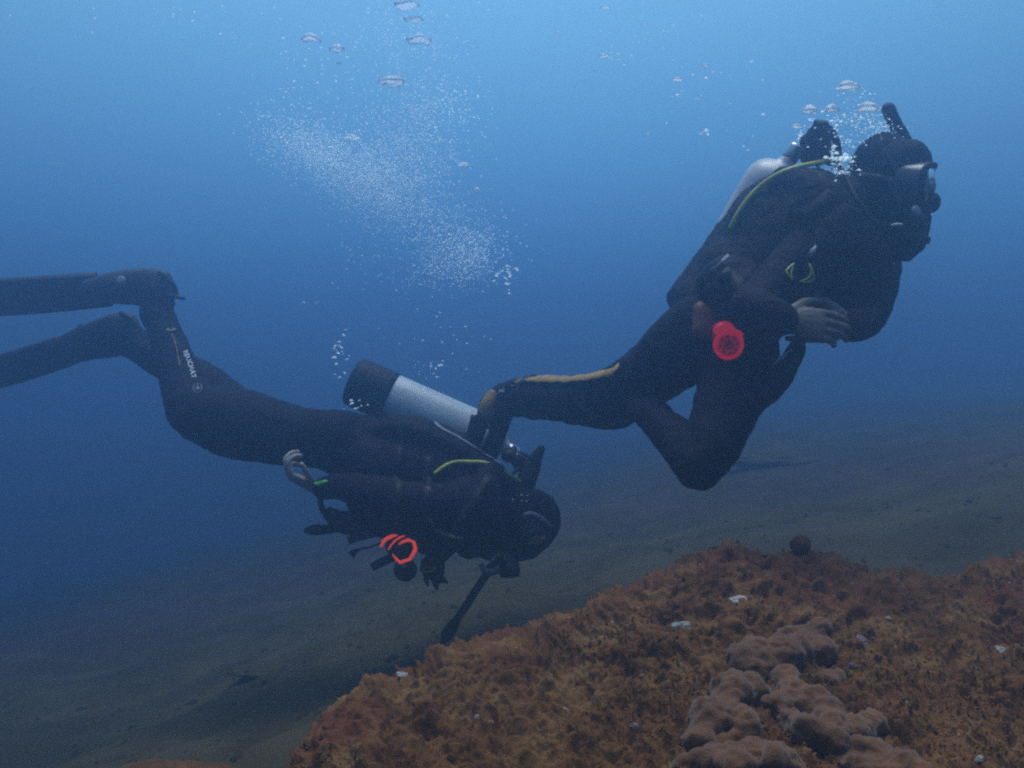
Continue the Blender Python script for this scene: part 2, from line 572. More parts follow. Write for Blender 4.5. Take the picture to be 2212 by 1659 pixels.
def floor_at(x, y):
    h = fl_tree.ray_cast(Vector((x, y, 5)), Vector((0, 0, -1)))[0]
    return h.z if h else floor_z(x, y)

# ------------------------------------------------------------------ haze: the sea water between camera and open blue
hv, hf = box((0, 8.6, -2.1), 27.6, 23.0, 7.8, bev=0.0001)
hv = [Vector((x, y, z)) for x in (-13.8, 13.8) for y in (-2.4, 19.8) for z in (-6.8, 1.75)]
hf = [(0, 1, 3, 2), (4, 6, 7, 5), (0, 4, 5, 1), (2, 3, 7, 6), (0, 2, 6, 4), (1, 5, 7, 3)]
mh = bpy.data.materials.new('haze'); mh.use_nodes = True
mh.node_tree.nodes.clear()
ho = mh.node_tree.nodes.new('ShaderNodeOutputMaterial')
pv = mh.node_tree.nodes.new('ShaderNodeVolumePrincipled')
pv.inputs['Color'].default_value = (0.31, 0.505, 0.765, 1)
pv.inputs['Absorption Color'].default_value = (0.0, 0.0, 0.0, 1)
pv.inputs['Density'].default_value = 0.20
pv.inputs['Anisotropy'].default_value = 0.85
mh.node_tree.links.new(pv.outputs[0], ho.inputs['Volume'])
mesh_obj('haze', hv, hf, mh, smooth=False, kind='stuff', label='blue sea water that fades everything far off')

# ------------------------------------------------------------------ the big overgrown boulder in front
CREST = [(540, 1830, 1.50), (600, 1745, 1.55), (680, 1648, 1.60), (715, 1575, 1.66), (790, 1502, 1.72), (870, 1470, 1.78), (960, 1428, 1.84), (1060, 1405, 1.90), (1150, 1382, 1.95), (1240, 1345, 2.0),
         (1320, 1300, 2.02), (1450, 1240, 2.06), (1530, 1195, 2.1), (1585, 1178, 2.12), (1660, 1192, 2.14), (1760, 1200, 2.16), (1860, 1208, 2.16), (1950, 1226, 2.14), (2020, 1244, 2.1),
         (2090, 1250, 2.06), (2140, 1246, 2.04), (2200, 1230, 2.02), (2300, 1215, 2.0), (2450, 1260, 1.95), (2600, 1400, 1.9)]
def build_rock():
    cr = np.array(CREST, dtype=float)
    nu, nv = 760, 420
    px = np.linspace(540, 2600, nu)
    # smooth interpolation through the crest points
    sm = catmull(cr, 20)
    cy = np.interp(px, sm[:, 0], sm[:, 1]); cY = np.interp(px, sm[:, 0], sm[:, 2])
    t = np.concatenate([-np.linspace(1, 0, 80, endpoint=False) ** 1.3, np.linspace(0, 1, nv - 80)])
    PX, T = np.meshgrid(px, t)
    CY = np.broadcast_to(cy, PX.shape); CD = np.broadcast_to(cY, PX.shape)
    tt = np.clip(T, 0, 1)
    # near flank: falls from the crest to below the picture; a rounded shoulder near the top
    bot = 1985.0
    s = tt ** 0.92
    py = CY + (np.maximum(bot, CY + 200) - CY) * s
    D = CD + (0.98 - CD) * tt ** 0.8
    x = (PX - 1106) / FPX * D; z = -(py - 829.5) / FPX * D; y = D.copy()
    back = np.clip(-T, 0, 1)
    y = y + back * 0.75
    z = z - (0.55 * back ** 1.6 + 0.10 * back)
    p = np.stack([x.ravel(), y.ravel(), z.ravel()], 1)
    # flow of the growth runs along the slope: stretch noise a bit
    big = fbm(p * [2.4, 2.4, 3.0], 3, seed=5)
    # normals from grid
    G = p.reshape(len(t), nu, 3)
    du = np.gradient(G, axis=1); dv = np.gradient(G, axis=0)
    N = np.cross(du, dv); N /= np.linalg.norm(N, axis=2)[..., None] + 1e-9
    N = N.reshape(-1, 3)
    if N[len(N) // 2, 2] < 0: N = -N
    w = np.stack([fbm(p * 9, 2, seed=41), fbm(p * 9, 2, seed=42), fbm(p * 9, 2, seed=43)], 1) * 0.35
    q = p * 11 + w * 3
    lump = ridged(q * [0.55, 0.75, 1.0], 5, gain=0.62, seed=7)
    nub = fbm(p * 46 + w * 5, 3, gain=0.6, seed=61)
    nub2 = np.maximum(0, fbm(p * 85, 2, seed=71))
    h = 0.045 * big + 0.034 * lump + 0.018 * nub + 0.008 * nub2
    pit = np.clip(fbm(p * 19, 2, seed=81) - 0.22, 0, 1)
    h = h - 0.04 * pit
    p = p + N * h[:, None] + np.stack([fbm(p * 30, 2, seed=91), fbm(p * 30, 2, seed=92), np.zeros(len(p))], 1) * 0.006
    ny = len(t)
    i = np.arange((ny - 1) * (nu - 1)); r = i // (nu - 1); c = i % (nu - 1)
    a = r * nu + c
    F = np.stack([a, a + 1, a + nu + 1, a + nu], 1)
    return p, F, N, h
rk_v, rk_f, rk_n, rk_h = build_rock()
boulder = empty('boulder', (0.45, 1.7, -0.8), 'large rounded boulder overgrown with reddish brown turf filling the foreground', 'boulder')
rock_surface = mesh_obj('rock_surface', rk_v, rk_f, M['rock'], parent=boulder)
rk_tree = BVHTree.FromPolygons([Vector(v) for v in rk_v], [tuple(q) for q in rk_f.tolist()])

def build_turf():
    """short ragged tufts of algae: many small crumpled blades"""
    vis = np.where((rk_v[:, 1] < 2.6))[0]
    V, F = [], []
    sel = RNG.choice(vis, 34000)
    keep = fbm(rk_v[sel] * 7.0, 3, seed=205) + RNG.normal(size=len(sel)) * .12 > 0.0
    sel = sel[keep]
    for k in sel:
        c = rk_v[k]; n = rk_n[k]
        sz = RNG.uniform(0.0012, 0.0030) * (1.35 if rk_h[k] > 0.01 else 0.8)
        a = RNG.normal(size=3); a -= n * a.dot(n); a /= np.linalg.norm(a) + 1e-9
        b = np.cross(n, a)
        lean = RNG.normal(size=3) * 0.55
        o = len(V)
        hgt = sz * RNG.uniform(0.5, 1.3)
        tip = c + (n + lean) * hgt
        mid = c + (n + lean * 0.3) * hgt * 0.55
        V += [c + a * sz * 0.8, c - a * sz * 0.8, mid + b * sz * 0.9 + a * sz * .3, mid - b * sz * 0.8, tip]
        F += [(o, o + 2, o + 4), (o + 1, o + 3, o + 4), (o, o + 3, o + 4), (o + 1, o + 2, o + 4)]
    return np.array(V), F
tv, tf = build_turf()
mesh_obj('algae_turf', tv, tf, M['tuft'], parent=boulder, smooth=False, kind='stuff')

# small rocks
def stone(name, c, r, seed, m, label, squash=(1, 1, .8), sub=4, rough=1.0):
    bm = bmesh.new()
    bmesh.ops.create_icosphere(bm, subdivisions=sub, radius=1.0)
    v = np.array([w.co[:] for w in bm.verts]); bm.verts.index_update()
    f = [tuple(w.index for w in q.verts) for q in bm.faces]
    bm.free()
    v = v * (1 + 0.25 * rough * fbm(v * 1.3 * rough + seed, 2, seed=seed)[:, None] + 0.14 * rough * ridged(v * 3.2 + seed, 4, seed=seed + 1)[:, None])
    v = v * np.array(squash) * r + np.array(c)
    return mesh_obj(name, v, f, m, label=label, cat='rock')
x0 = (390 - 1106) / FPX
stone('boulder', P(375, 1704, 2.05), 0.125, 3, M['rock'], 'low brown stone peeking up at the lower left corner of the sea floor', (1.2, 0.7, 0.40), 5)
for py_ in range(1140, 1260, 2):
    top_hit = rk_tree.ray_cast(Vector((0, 0, 0)), P(1731, py_, 1.0).normalized())[0]
    if top_hit is not None:
        break
stone('stone', top_hit + Vector((0, 0.01, 0.014)), 0.023, 9, M['rock'], 'small dark round stone sitting on the crest of the boulder', (1, 1, .95))

# low dark outcrops lying on the sea floor, far off
for (px, Y, r, sq, lab) in ((600, 4.0, 0.10, (1.9, 1.1, 0.16), 'low dark outcrop on the sandy floor below the level divers legs'),
                            (1690, 6.6, 0.26, (1.9, 0.8, 0.15), 'faint dark ridge on the far floor behind the upright divers bent knee')):
    x = (px - 1106) / FPX * Y
    stone('outcrop', (x, Y, floor_at(x, Y) - 0.012), r, int(px) % 50, M['floor'], lab, sq, 5, 1.25)

def build_rubble():
    V, F = [], []
    base_v = np.array([(1, 0, 0), (-1, 0, 0), (0, 1, 0), (0, -1, 0), (0, 0, 1), (0, 0, -1)], dtype=float)
    base_f = [(0, 2, 4), (2, 1, 4), (1, 3, 4), (3, 0, 4), (2, 0, 5), (1, 2, 5), (3, 1, 5), (0, 3, 5)]
    for _ in range(4200):
        Y = 2.2 + RNG.random() ** 1.5 * 6.5
        x = RNG.uniform(-0.75, 0.75) * Y
        r = RNG.uniform(0.004, 0.012) * (0.7 + RNG.random() ** 6 * 2.2)
        z = floor_at(x, Y)
        v = base_v * RNG.uniform(0.5, 1.3, (6, 1)) * [r * 1.3, r * 1.3, r * 0.8]
        a = RNG.uniform(0, 6.28); ca, sa = math.cos(a), math.sin(a)
        v = v @ np.array([[ca, -sa, 0], [sa, ca, 0], [0, 0, 1]]) + [x, Y, z]
        o = len(V); V.extend(v); F.extend([tuple(i + o for i in q) for q in base_f])
    mesh_obj('rubble', np.array(V), F, M['floor'], smooth=False, kind='stuff', label='scattered small rubble over the dim sea floor')
build_rubble()

# ------------------------------------------------------------------ soft lumpy sponges on the boulder
def sponge(lobes, label, seed):
    vf = []; last = None
    for (px, py, rp, lift) in lobes:
        c, n = surf(rk_tree, px, py, 0.0)
        Y = c.y
        r = PR(rp, Y) * 1.03
        vf.append(ellipsoid(c + n * r * lift * .6, r * 1.0, r * 0.95, r * 0.95, None, 18, 12))
        if len(vf) > 1 and (c - last[0]).length < (r + last[1]) * 1.5:
            for q in (.33, .67):
                vf.append(ellipsoid(last[0].lerp(c + n * r * lift * .6, q), (r + last[1]) * .40, (r + last[1]) * .40, (r + last[1]) * .40, None, 16, 10))
        last = (c + n * r * lift * .6, r)
    v, f, nr = fuse(merge(*vf), 0.0045, 10, 0.5)
    d = 0.014 * fbm(v * 24 + seed, 3, seed=seed) + 0.0055 * fbm(v * 75, 2, seed=seed + 3) + 0.0022 * fbm(v * 260, 2, seed=seed + 5)
    v = v + nr * d[:, None]
    return mesh_obj('sponge', v, f, M['sponge'], label=label, cat='sponge', group='soft sponges growing on the boulder')
sponge([(1510, 1600, 46, .2), (1545, 1550, 50, .3), (1580, 1500, 52, .3), (1600, 1445, 48, .4), (1590, 1420, 30, .6), (1640, 1425, 46, .4), (1690, 1420, 46, .4), (1735, 1400, 40, .5), (1765, 1372, 34, .5), (1700, 1380, 26, .7), (1770, 1410, 38, .3), (1620, 1500, 46, .1), (1668, 1455, 44, .2)],
       'long lumpy pinkish sponge curving up the boulder, with the rounded knobs at its top', 3)
sponge([(1705, 1478, 32, .6), (1712, 1505, 36, .6), (1670, 1530, 34, .4), (1745, 1520, 36, .5), (1775, 1550, 38, .5), (1810, 1580, 36, .5), (1850, 1590, 36, .5), (1880, 1570, 30, .5), (1740, 1575, 38, .4), (1700, 1560, 34, .2), (1790, 1600, 36, .2)],
       'knobbly sponge in the middle of the boulder, arching round a dark hollow', 11)
sponge([(1605, 1570, 34, .6), (1600, 1590, 30, .3), (1560, 1625, 44, .5), (1530, 1650, 40, .4), (1625, 1640, 48, .5), (1680, 1640, 46, .4), (1700, 1665, 40, .3), (1590, 1670, 44, .4), (1470, 1668, 30, .4)],
       'cluster of round pale sponge knobs at the bottom edge below the long sponge', 23)
sponge([(1810, 1640, 30, .5), (1850, 1632, 36, .5), (1900, 1630, 38, .5), (1950, 1645, 38, .5), (1980, 1680, 40, .4), (1860, 1668, 44, .3), (1920, 1675, 46, .3)],
       'smooth fan shaped sponge at the bottom edge right of the round knobs', 31)
sponge([(1790, 1462, 22, .5), (1812, 1466, 16, .5)], 'small single sponge knob beside the dark hollow on the boulder', 37)

# shells and pale crusts
SHELLS = [(1590, 1298, 22, 'shell', 'white ragged oyster shell high on the boulder below its crest'),
          (1472, 1352, 18, 'shell', 'pale flat shell on the boulder left of the long sponge'),
          (1868, 1388, 24, 'shell_pink', 'pinkish white broken shell to the right of the sponge top'),
          (2164, 1404, 14, 'shell', 'bright white splinter of shell near the right edge of the boulder'),
          (1032, 1550, 9, 'shell', 'tiny bright shell chip on the left part of the boulder'),
          (1058, 1562, 10, 'shell_yellow', 'small yellowish shell chip beside the tiny bright chip'),
          (1219, 1531, 8, 'shell_pink', 'tiny lilac shell speck in the middle of the left slope'),
          (1372, 1570, 13, 'shell_pink', 'dull pale shell scrap left of the sponge base'),
          (2075, 1588, 17, 'shell_yellow', 'small orange yellow shell on the right slope near the bottom'),
          (2116, 1640, 11, 'shell', 'small white shell low on the right slope of the boulder'),
          (868, 1457, 12, 'shell', 'thin pale shell on the left shoulder of the boulder'),
          (1840, 1440, 13, 'shell_pink', 'small purple pink crust right of the sponge knobs'),
          (1918, 1335, 6, 'shell', 'tiny white chip on the upper right slope of the boulder'),
          (1960, 1525, 16, 'shell_yellow', 'tan jagged shell crust right of the arching sponge')]
for i, (px, py, rp, mk, lab) in enumerate(SHELLS):
    c, n = surf(rk_tree, px, py, 0.001)
    r = PR(rp, c.y)
    Mx = frame((n * 0.7 + Vector((RNG.normal() * .3, -0.4, RNG.normal() * .3))), (1, 0, 0))
    V, F = [], []
    ns = 11
    for ring, (rr, zz) in enumerate(((0.0, .34), (0.45, .30), (0.8, .16), (1.0, .0), (0.9, -.12))):
        for k in range(ns):
            a = 2 * math.pi * k / ns
            j = 1 + (0.16 * math.sin(k * 1.2 + i * 1.3) + RNG.normal() * .10) * (rr > .3)
            V.append(c + Mx @ Vector((rr * j * math.cos(a) * r, rr * j * math.sin(a) * r * .62, (zz + .10 * math.sin(k * 4.1 + ring)) * r * .45)))
    for q in range(4):
        for k in range(ns):
            k2 = (k + 1) % ns
            F.append((q * ns + k, q * ns + k2, (q + 1) * ns + k2, (q + 1) * ns + k))
    mesh_obj('shell', V, F, M[mk], smooth=False, label=lab, cat='shell', group='shells and chips stuck on the boulder')

# ------------------------------------------------------------------ people
def hand(wrist, fdir, pnorm, thumb, curls, size=1.0, spread=0.012):
    """one hand: palm, four fingers of unequal length with knuckle bends, a thumb leaving the side of the palm"""
    f = Vector(fdir).normalized()
    p = Vector(pnorm); p = (p - f * p.dot(f)).normalized()
    s = Vector(thumb); s = (s - f * s.dot(f) - p * s.dot(p)).normalized()
    w = Vector(wrist); k = size
    parts = [loft([(w - f * .02 * k, .026 * k, .021 * k), (w + f * .02 * k, .031 * k, .019 * k), (w + f * .06 * k, .041 * k, .016 * k), (w + f * .088 * k, .040 * k, .0135 * k)], 4, 16, 'round', side=p)]
    lens = [(.043, .026, .021), (.048, .030, .023), (.044, .028, .022), (.034, .021, .019)]
    for j, (ln, cu) in enumerate(zip(lens, curls)):
        off = (1.5 - j) * 0.0205 * k
        base = w + f * (.070 + (.006, .010, .006, -.004)[j]) * k + s * off
        d = (f + s * (1.5 - j) * spread * 6).normalized()
        pts = [(base, .0098 * k, .0098 * k)]
        cur = base + d * .02 * k
        pts.append((cur, .0095 * k, .0095 * k))
        ang = 0
        for q, l in enumerate(ln):
            ang += cu * (0.9, 1.1, 0.7)[q]
            dd = d * math.cos(ang) + p * math.sin(ang)
            cur = cur + dd * l * k
            r = (.0092, .0084, .0070)[q] * k
            pts.append((cur, r, r))
        parts.append(loft(pts, 5, 10, 'round', side=s))
    t0 = w + f * .018 * k + s * .022 * k
    td = (s * 0.75 + f * 0.75 + p * 0.35).normalized()
    td2 = (s * 0.30 + f * 0.95 + p * 0.45).normalized()
    parts.append(loft([(t0, .015 * k, .014 * k), (t0 + td * .035 * k, .0135 * k, .0125 * k), (t0 + td * .055 * k + td2 * .012 * k, .0112 * k, .0108 * k), (t0 + td * .055 * k + td2 * .045 * k, .009 * k, .008 * k)], 4, 10, 'round', side=p))
    return fuse(merge(*parts), 0.0028, 3, 0.45)

def build_body(root, suit, hands, seed, mats):
    """body, hood and limbs as one surface; hands joined into the same mesh"""
    v, f, nr = fuse(merge(*suit), 0.0065, 7, 0.5)
    wr = 0.0045 * fbm(v * [16, 16, 16], 3, seed=seed) + 0.0035 * ridged(v * 26 + fbm(v * 8, 2, seed=seed + 4)[:, None] * 1.5, 2, seed=seed + 7)
    v = v + nr * wr[:, None]
    V = [v]; F = list(f); idx = [0] * len(f); n = len(v)
    for (hv_, hf_, hn_) in hands:
        hv2 = hv_ + hn_ * (0.0007 * fbm(hv_ * 160, 2, seed=seed + 9))[:, None]
        V.append(hv2)
        F += [tuple(i + n for i in q) for q in hf_]
        idx += [1] * len(hf_)
        n += len(hv2)
    o = mesh_obj('body', np.vstack(V), F, None, parent=root, mats=mats, mat_idx=idx)
    return o, bvh(v, f)

def lumpy(vf, voxel, smooth, amp, freq, seed, fine=0.0):
    v, f, nr = fuse(vf, voxel, smooth, 0.5)
    d = amp * fbm(v * freq, 3, seed=seed) + fine * ridged(v * freq * 3.5, 2, seed=seed + 2)
    v = v + nr * d[:, None]
    return v, f

def smooth_line(pts, it=6):
    a = np.array([tuple(q) for q in pts])
    for _ in range(it):
        a[1:-1] = a[1:-1] * .4 + (a[:-2] + a[2:]) * .3
    return [Vector(q) for q in a]

def on_surf(tree, pts, off, fb, n=5):
    c = catmull(np.array(pts, dtype=float), n)
    R_ = [surf(tree, a, b, off, fb) for a, b in c]
    return [r[0] for r in R_], [r[1] for r in R_]

def plate(tree, poly, off, th, fb):
    """thin raised patch whose outline follows the surface seen at those spots"""
    n = len(poly)
    top, bot = [], []
    cx = sum(p[0] for p in poly) / n; cy = sum(p[1] for p in poly) / n
    c, cn = surf(tree, cx, cy, off + th, fb)
    for (a, b) in poly:
        h, nn = surf(tree, a, b, off + th, fb)
        top.append(h); bot.append(h - nn * th * 2)
    V = top + bot + [c]
    F = [(i, (i + 1) % n, 2 * n) for i in range(n)] + [(i, n + i, n + (i + 1) % n, (i + 1) % n) for i in range(n)]
    return V, F

def crescent(a, b, bulge, w, tree, fb, m, parent, name='pull_tab'):
    """open crescent loop lying on a surface"""
    ax, ay = a; bx, by = b
    dx, dy = bx - ax, by - ay
    l = math.hypot(dx, dy); nx, ny = -dy / l, dx / l
    out = []
    for k in range(13):
        t = k / 12
        o_ = bulge * math.sin(math.pi * t)
        out.append((ax + dx * t + nx * o_, ay + dy * t + ny * o_))
    inn = []
    for k in range(13):
        t = 1 - k / 12
        o_ = (bulge - w) * math.sin(math.pi * t)
        inn.append((ax + dx * t + nx * o_, ay + dy * t + ny * o_))
    loop = out + inn[1:-1] + [out[0]]
    pts = [surf(tree, x, y, 0.006, fb)[0] for x, y in loop]
    v, f = tube(pts, 0.0028, 1, 6)
    return mesh_obj(name, v, f, m, parent=parent)

def blade(base, tip, wvec, w0, w1, th0, th1, bend, n=14, split=False):
    """fin blade: widening flat plate with raised side rails"""
    base, tip = Vector(base), Vector(tip)
    d = tip - base
    wv = Vector(wvec).normalized()
    nrm = d.normalized().cross(wv).normalized()
    prof = [(-1, .5), (-1, 1.9), (-.84, 1.9), (-.80, .55), (-.3, .5), (-.26, .8), (-.2, .5), (.2, .5), (.26, .8), (.3, .5), (.80, .55), (.84, 1.9), (1, 1.9), (1, .5)]
    prof = prof + [(x, -y) for x, y in prof[::-1]]
    V, F = [], []
    m_ = len(prof)
    for i in range(n + 1):
        t = i / n
        w = w0 + (w1 - w0) * min(1, t * 1.25) ** 0.8
        if t > 0.93: w *= 1 - (t - .93) * 1.2
        th = th0 + (th1 - th0) * t
        c = base + d * t + nrm * bend * math.sin(math.pi * t * 0.9)
        for (x, y) in prof:
            V.append(c + wv * x * w / 2 + nrm * y * th / 2)
    for i in range(n):
        for j in range(m_):
            j2 = (j + 1) % m_
            F.append((i * m_ + j, i * m_ + j2, (i + 1) * m_ + j2, (i + 1) * m_ + j))
    F.append(tuple(range(m_))[::-1]); F.append(tuple(n * m_ + j for j in range(m_)))
    return V, F

def scuba_tank(label, top, bottom, r, boot_len, m, seed):
    """cylinder with a domed shoulder, rubber boot, neck, valve and knob; top is the shoulder end"""
    top, bottom = Vector(top), Vector(bottom)
    ax = (top - bottom).normalized(); Ln = (top - bottom).length
    t = empty('scuba_tank', bottom, label, 'scuba tank', 'scuba tanks on the divers backs')
    prof = [(0.0, r * .55), (0.012, r * .85), (0.04, r), (Ln - r * .75, r), (Ln - r * .5, r * .965), (Ln - r * .25, r * .83), (Ln - r * .08, r * .62), (Ln, r * .36), (Ln + .012, r * .27), (Ln + .02, r * .25)]
    v, f = lathe(bottom, ax, prof, 40)
    mesh_obj('cylinder', v, f, m, parent=t)
    prof = [(-0.022, r * .5), (-0.02, r * .86), (-0.008, r * 1.03), (0.02, r * 1.055), (boot_len - .02, r * 1.055), (boot_len, r * 1.045), (boot_len + .001, r * 1.004)]
    v, f = lathe(bottom, ax, prof, 40)
    mesh_obj('tank_boot', v, f, M['rubber'], parent=t)
    v1 = lathe(top + ax * .01, ax, [(0, .022), (.02, .024), (.03, .022), (.045, .020), (.052, .016)], 16)
    side = ax.cross(Vector((0, 1, 0))).normalized()
    mesh_obj('valve', *v1, M['chrome'], parent=t)
    return t, ax, side

NEO = [M['neoprene'], M['skin']]
# ================================================================== the kneeling / upright diver on the right
RD = empty('person', P(1600, 640, 2.5), 'diver in dark wetsuit swimming upright at upper right with folded hands and snorkel', 'person', 'scuba divers')
suit = [
    chain([(1520, 735, 2.5, 80, .16), (1560, 690, 2.5, 98, .165), (1640, 610, 2.5, 104, .16), (1700, 540, 2.5, 112, .18), (1770, 475, 2.5, 92, .19), (1815, 440, 2.49, 64, .13)], 6, 24),
    chain([(1790, 465, 2.5, 70, .09), (1850, 425, 2.46, 62, .07), (1905, 400, 2.43, 66, .075)], 5, 20),
    # hood and jaw
    chain([(1905, 350, 2.42, 64, .075), (1923, 372, 2.41, 86, .090), (1940, 425, 2.41, 72, .085), (1950, 480, 2.41, 56, .068), (1950, 520, 2.41, 46, .055)], 6, 24),
    # near (right) arm: shoulder, elbow, forearm folded across the belly
    chain([(1775, 490, 2.37, 62), (1715, 565, 2.31, 54), (1650, 640, 2.25, 48), (1622, 664, 2.22, 45)], 6, 16),
    chain([(1618, 664, 2.22, 45), (1645, 676, 2.19, 42), (1688, 689, 2.18, 36)], 6, 16),
    # far (left) arm
    chain([(1850, 470, 2.60, 60), (1880, 560, 2.58, 61), (1880, 640, 2.48, 52), (1868, 672, 2.42, 48)], 6, 16),
    chain([(1868, 674, 2.42, 46), (1864, 695, 2.34, 40), (1850, 702, 2.28, 36), (1836, 703, 2.25, 32)], 6, 16),
    # trailing leg
    chain([(1530, 715, 2.42, 90), (1475, 752, 2.46, 82), (1418, 800, 2.55, 70), (1360, 838, 2.66, 66), (1318, 862, 2.74, 66), (1262, 866, 2.84, 54), (1205, 862, 2.96, 47), (1150, 858, 3.06, 44), (1108, 862, 3.14, 41)], 6, 20),
    chain([(1110, 856, 3.14, 38), (1090, 866, 3.15, 38), (1072, 878, 3.16, 30)], 5, 16),
    # bent leg with the knee towards the viewer
    chain([(1580, 735, 2.44, 92), (1595, 790, 2.38, 84), (1572, 870, 2.30, 73), (1537, 965, 2.22, 60), (1508, 1010, 2.19, 50)], 6, 20),
    chain([(1508, 1010, 2.19, 49), (1466, 955, 2.30, 46), (1405, 893, 2.46, 36), (1372, 862, 2.62, 36)], 6, 20),
    chain([(1372, 862, 2.62, 36), (1350, 858, 2.74, 34), (1310, 862, 2.88, 28)], 5, 14),
]
hr = hand(P(1692, 690, 2.185), P(1862, 716, 2.19) - P(1692, 690, 2.185), (0.0, 1.0, -0.25), (0, .2, 1), (.30, .32, .36, .42), 1.02, -.003)
hl = hand(P(1838, 704, 2.252), P(1745, 706, 2.235) - P(1838, 704, 2.252), (0.1, 1.0, .1), (0, 0, 1), (.3, .3, .32, .36), 1.0, -.002)
r_body, r_tree = build_body(RD, suit, [hr, hl], 3, NEO)
# buoyancy vest
vest = [
    chain([(1532, 668, 2.5, 78, .175), (1580, 640, 2.5, 112, .19), (1646, 585, 2.5, 124, .20), (1700, 515, 2.5, 138, .215), (1765, 470, 2.49, 118, .21), (1818, 452, 2.48, 72, .15)], 6, 28),
    chain([(1700, 400, 2.38, 40), (1770, 420, 2.33, 48), (1800, 480, 2.29, 50), (1770, 560, 2.28, 44), (1700, 640, 2.29, 46)], 5, 14),
    chain([(1800, 520, 2.45, 90, .16), (1830, 580, 2.44, 84, .15), (1835, 640, 2.42, 66, .12)], 5, 18),
    chain([(1560, 600, 2.32, 60, .05), (1610, 650, 2.28, 70, .06), (1660, 690, 2.29, 60, .05)], 4, 14),
    chain([(1480, 640, 2.58, 36, .10), (1560, 560, 2.60, 50, .14), (1640, 440, 2.62, 44, .14), (1690, 392, 2.60, 32, .10)], 4, 16),
]
vv, vf_ = lumpy(merge(*vest), 0.0065, 6, 0.010, 9, 33, 0.004)
r_vest = mesh_obj('buoyancy_vest', vv, vf_, M['nylon'], parent=RD)
rv_tree = bvh(*merge((list(map(Vector, vv)), vf_), (list(map(Vector, np.array(r_body.data.vertices[0].co)[None] * 0)), [])))
# everything the eye meets on this diver, for laying straps and trims on it
allv = [Vector(x) for x in vv]
_bv = np.empty(len(r_body.data.vertices) * 3); r_body.data.vertices.foreach_get('co', _bv); _bv = _bv.reshape(-1, 3) + np.array(RD.location)
rall = BVHTree.FromPolygons(allv + [Vector(x) for x in _bv], list(vf_) + [tuple(i + len(allv) for i in p.vertices) for p in r_body.data.polygons])
# vest trims
p_, n_ = on_surf(rv_tree, [(1716, 512), (1702, 540), (1680, 560), (1650, 574)], 0.004, 2.3)
mesh_obj('piping', *tube(p_, 0.0062, 2, 8), M['yellow_plastic'], parent=r_vest)
crescent((1712, 572), (1709, 606), 13, 9, rall, 2.3, M['yellow_plastic'], r_vest)
crescent((1750, 574), (1724, 608), -13, 9, rall, 2.3, M['yellow_plastic'], r_vest)
mesh_obj('buckle', *plate(rall, [(1748, 556), (1752, 542), (1763, 530), (1766, 534), (1760, 548), (1752, 557)], .003, .003, 2.3), M['grey_tape'], parent=r_vest)
for (a, b) in (((1800, 420), (1740, 470)), ((1560, 590), (1610, 640))):
    p_, n_ = on_surf(rv_tree, [a, ((a[0] + b[0]) / 2 + 6, (a[1] + b[1]) / 2 - 4), b], 0.002, 2.4, 8)
    mesh_obj('strap', *ribbon(p_, n_, 0.04, 0.003), M['rubber'], parent=r_vest)
# small woven lettering on the hip pocket (unreadable in the picture: a dull grey label strip)
mesh_obj('fabric_label', *plate(rall, [(1535, 583), (1572, 550), (1577, 556), (1540, 590)], .002, .0015, 2.3), M['dull_print'], parent=r_vest)
mesh_obj('pouch', *lumpy(merge(chain([(1512, 668, 2.30, 17, .02), (1514, 715, 2.29, 19, .022)], 4, 12), chain([(1532, 676, 2.30, 16, .02), (1535, 712, 2.30, 15, .02)], 4, 12)), 0.004, 3, .003, 40, 5), M['brown_orange'], parent=RD)
# wetsuit panel along the calf
cp, cn = [], []
for (a, b) in catmull(np.array([(1122, 822), (1170, 820), (1230, 821), (1290, 812), (1334, 799)], dtype=float), 6):
    h, nn = surf(r_tree, a, b, 0.0025, 2.9)
    cp.append(h); cn.append((nn + Vector((0, 0, .6))).normalized())
mesh_obj('calf_panel', *ribbon(cp, cn, 0.052, 0.003), M['yellow_fabric'], parent=RD)
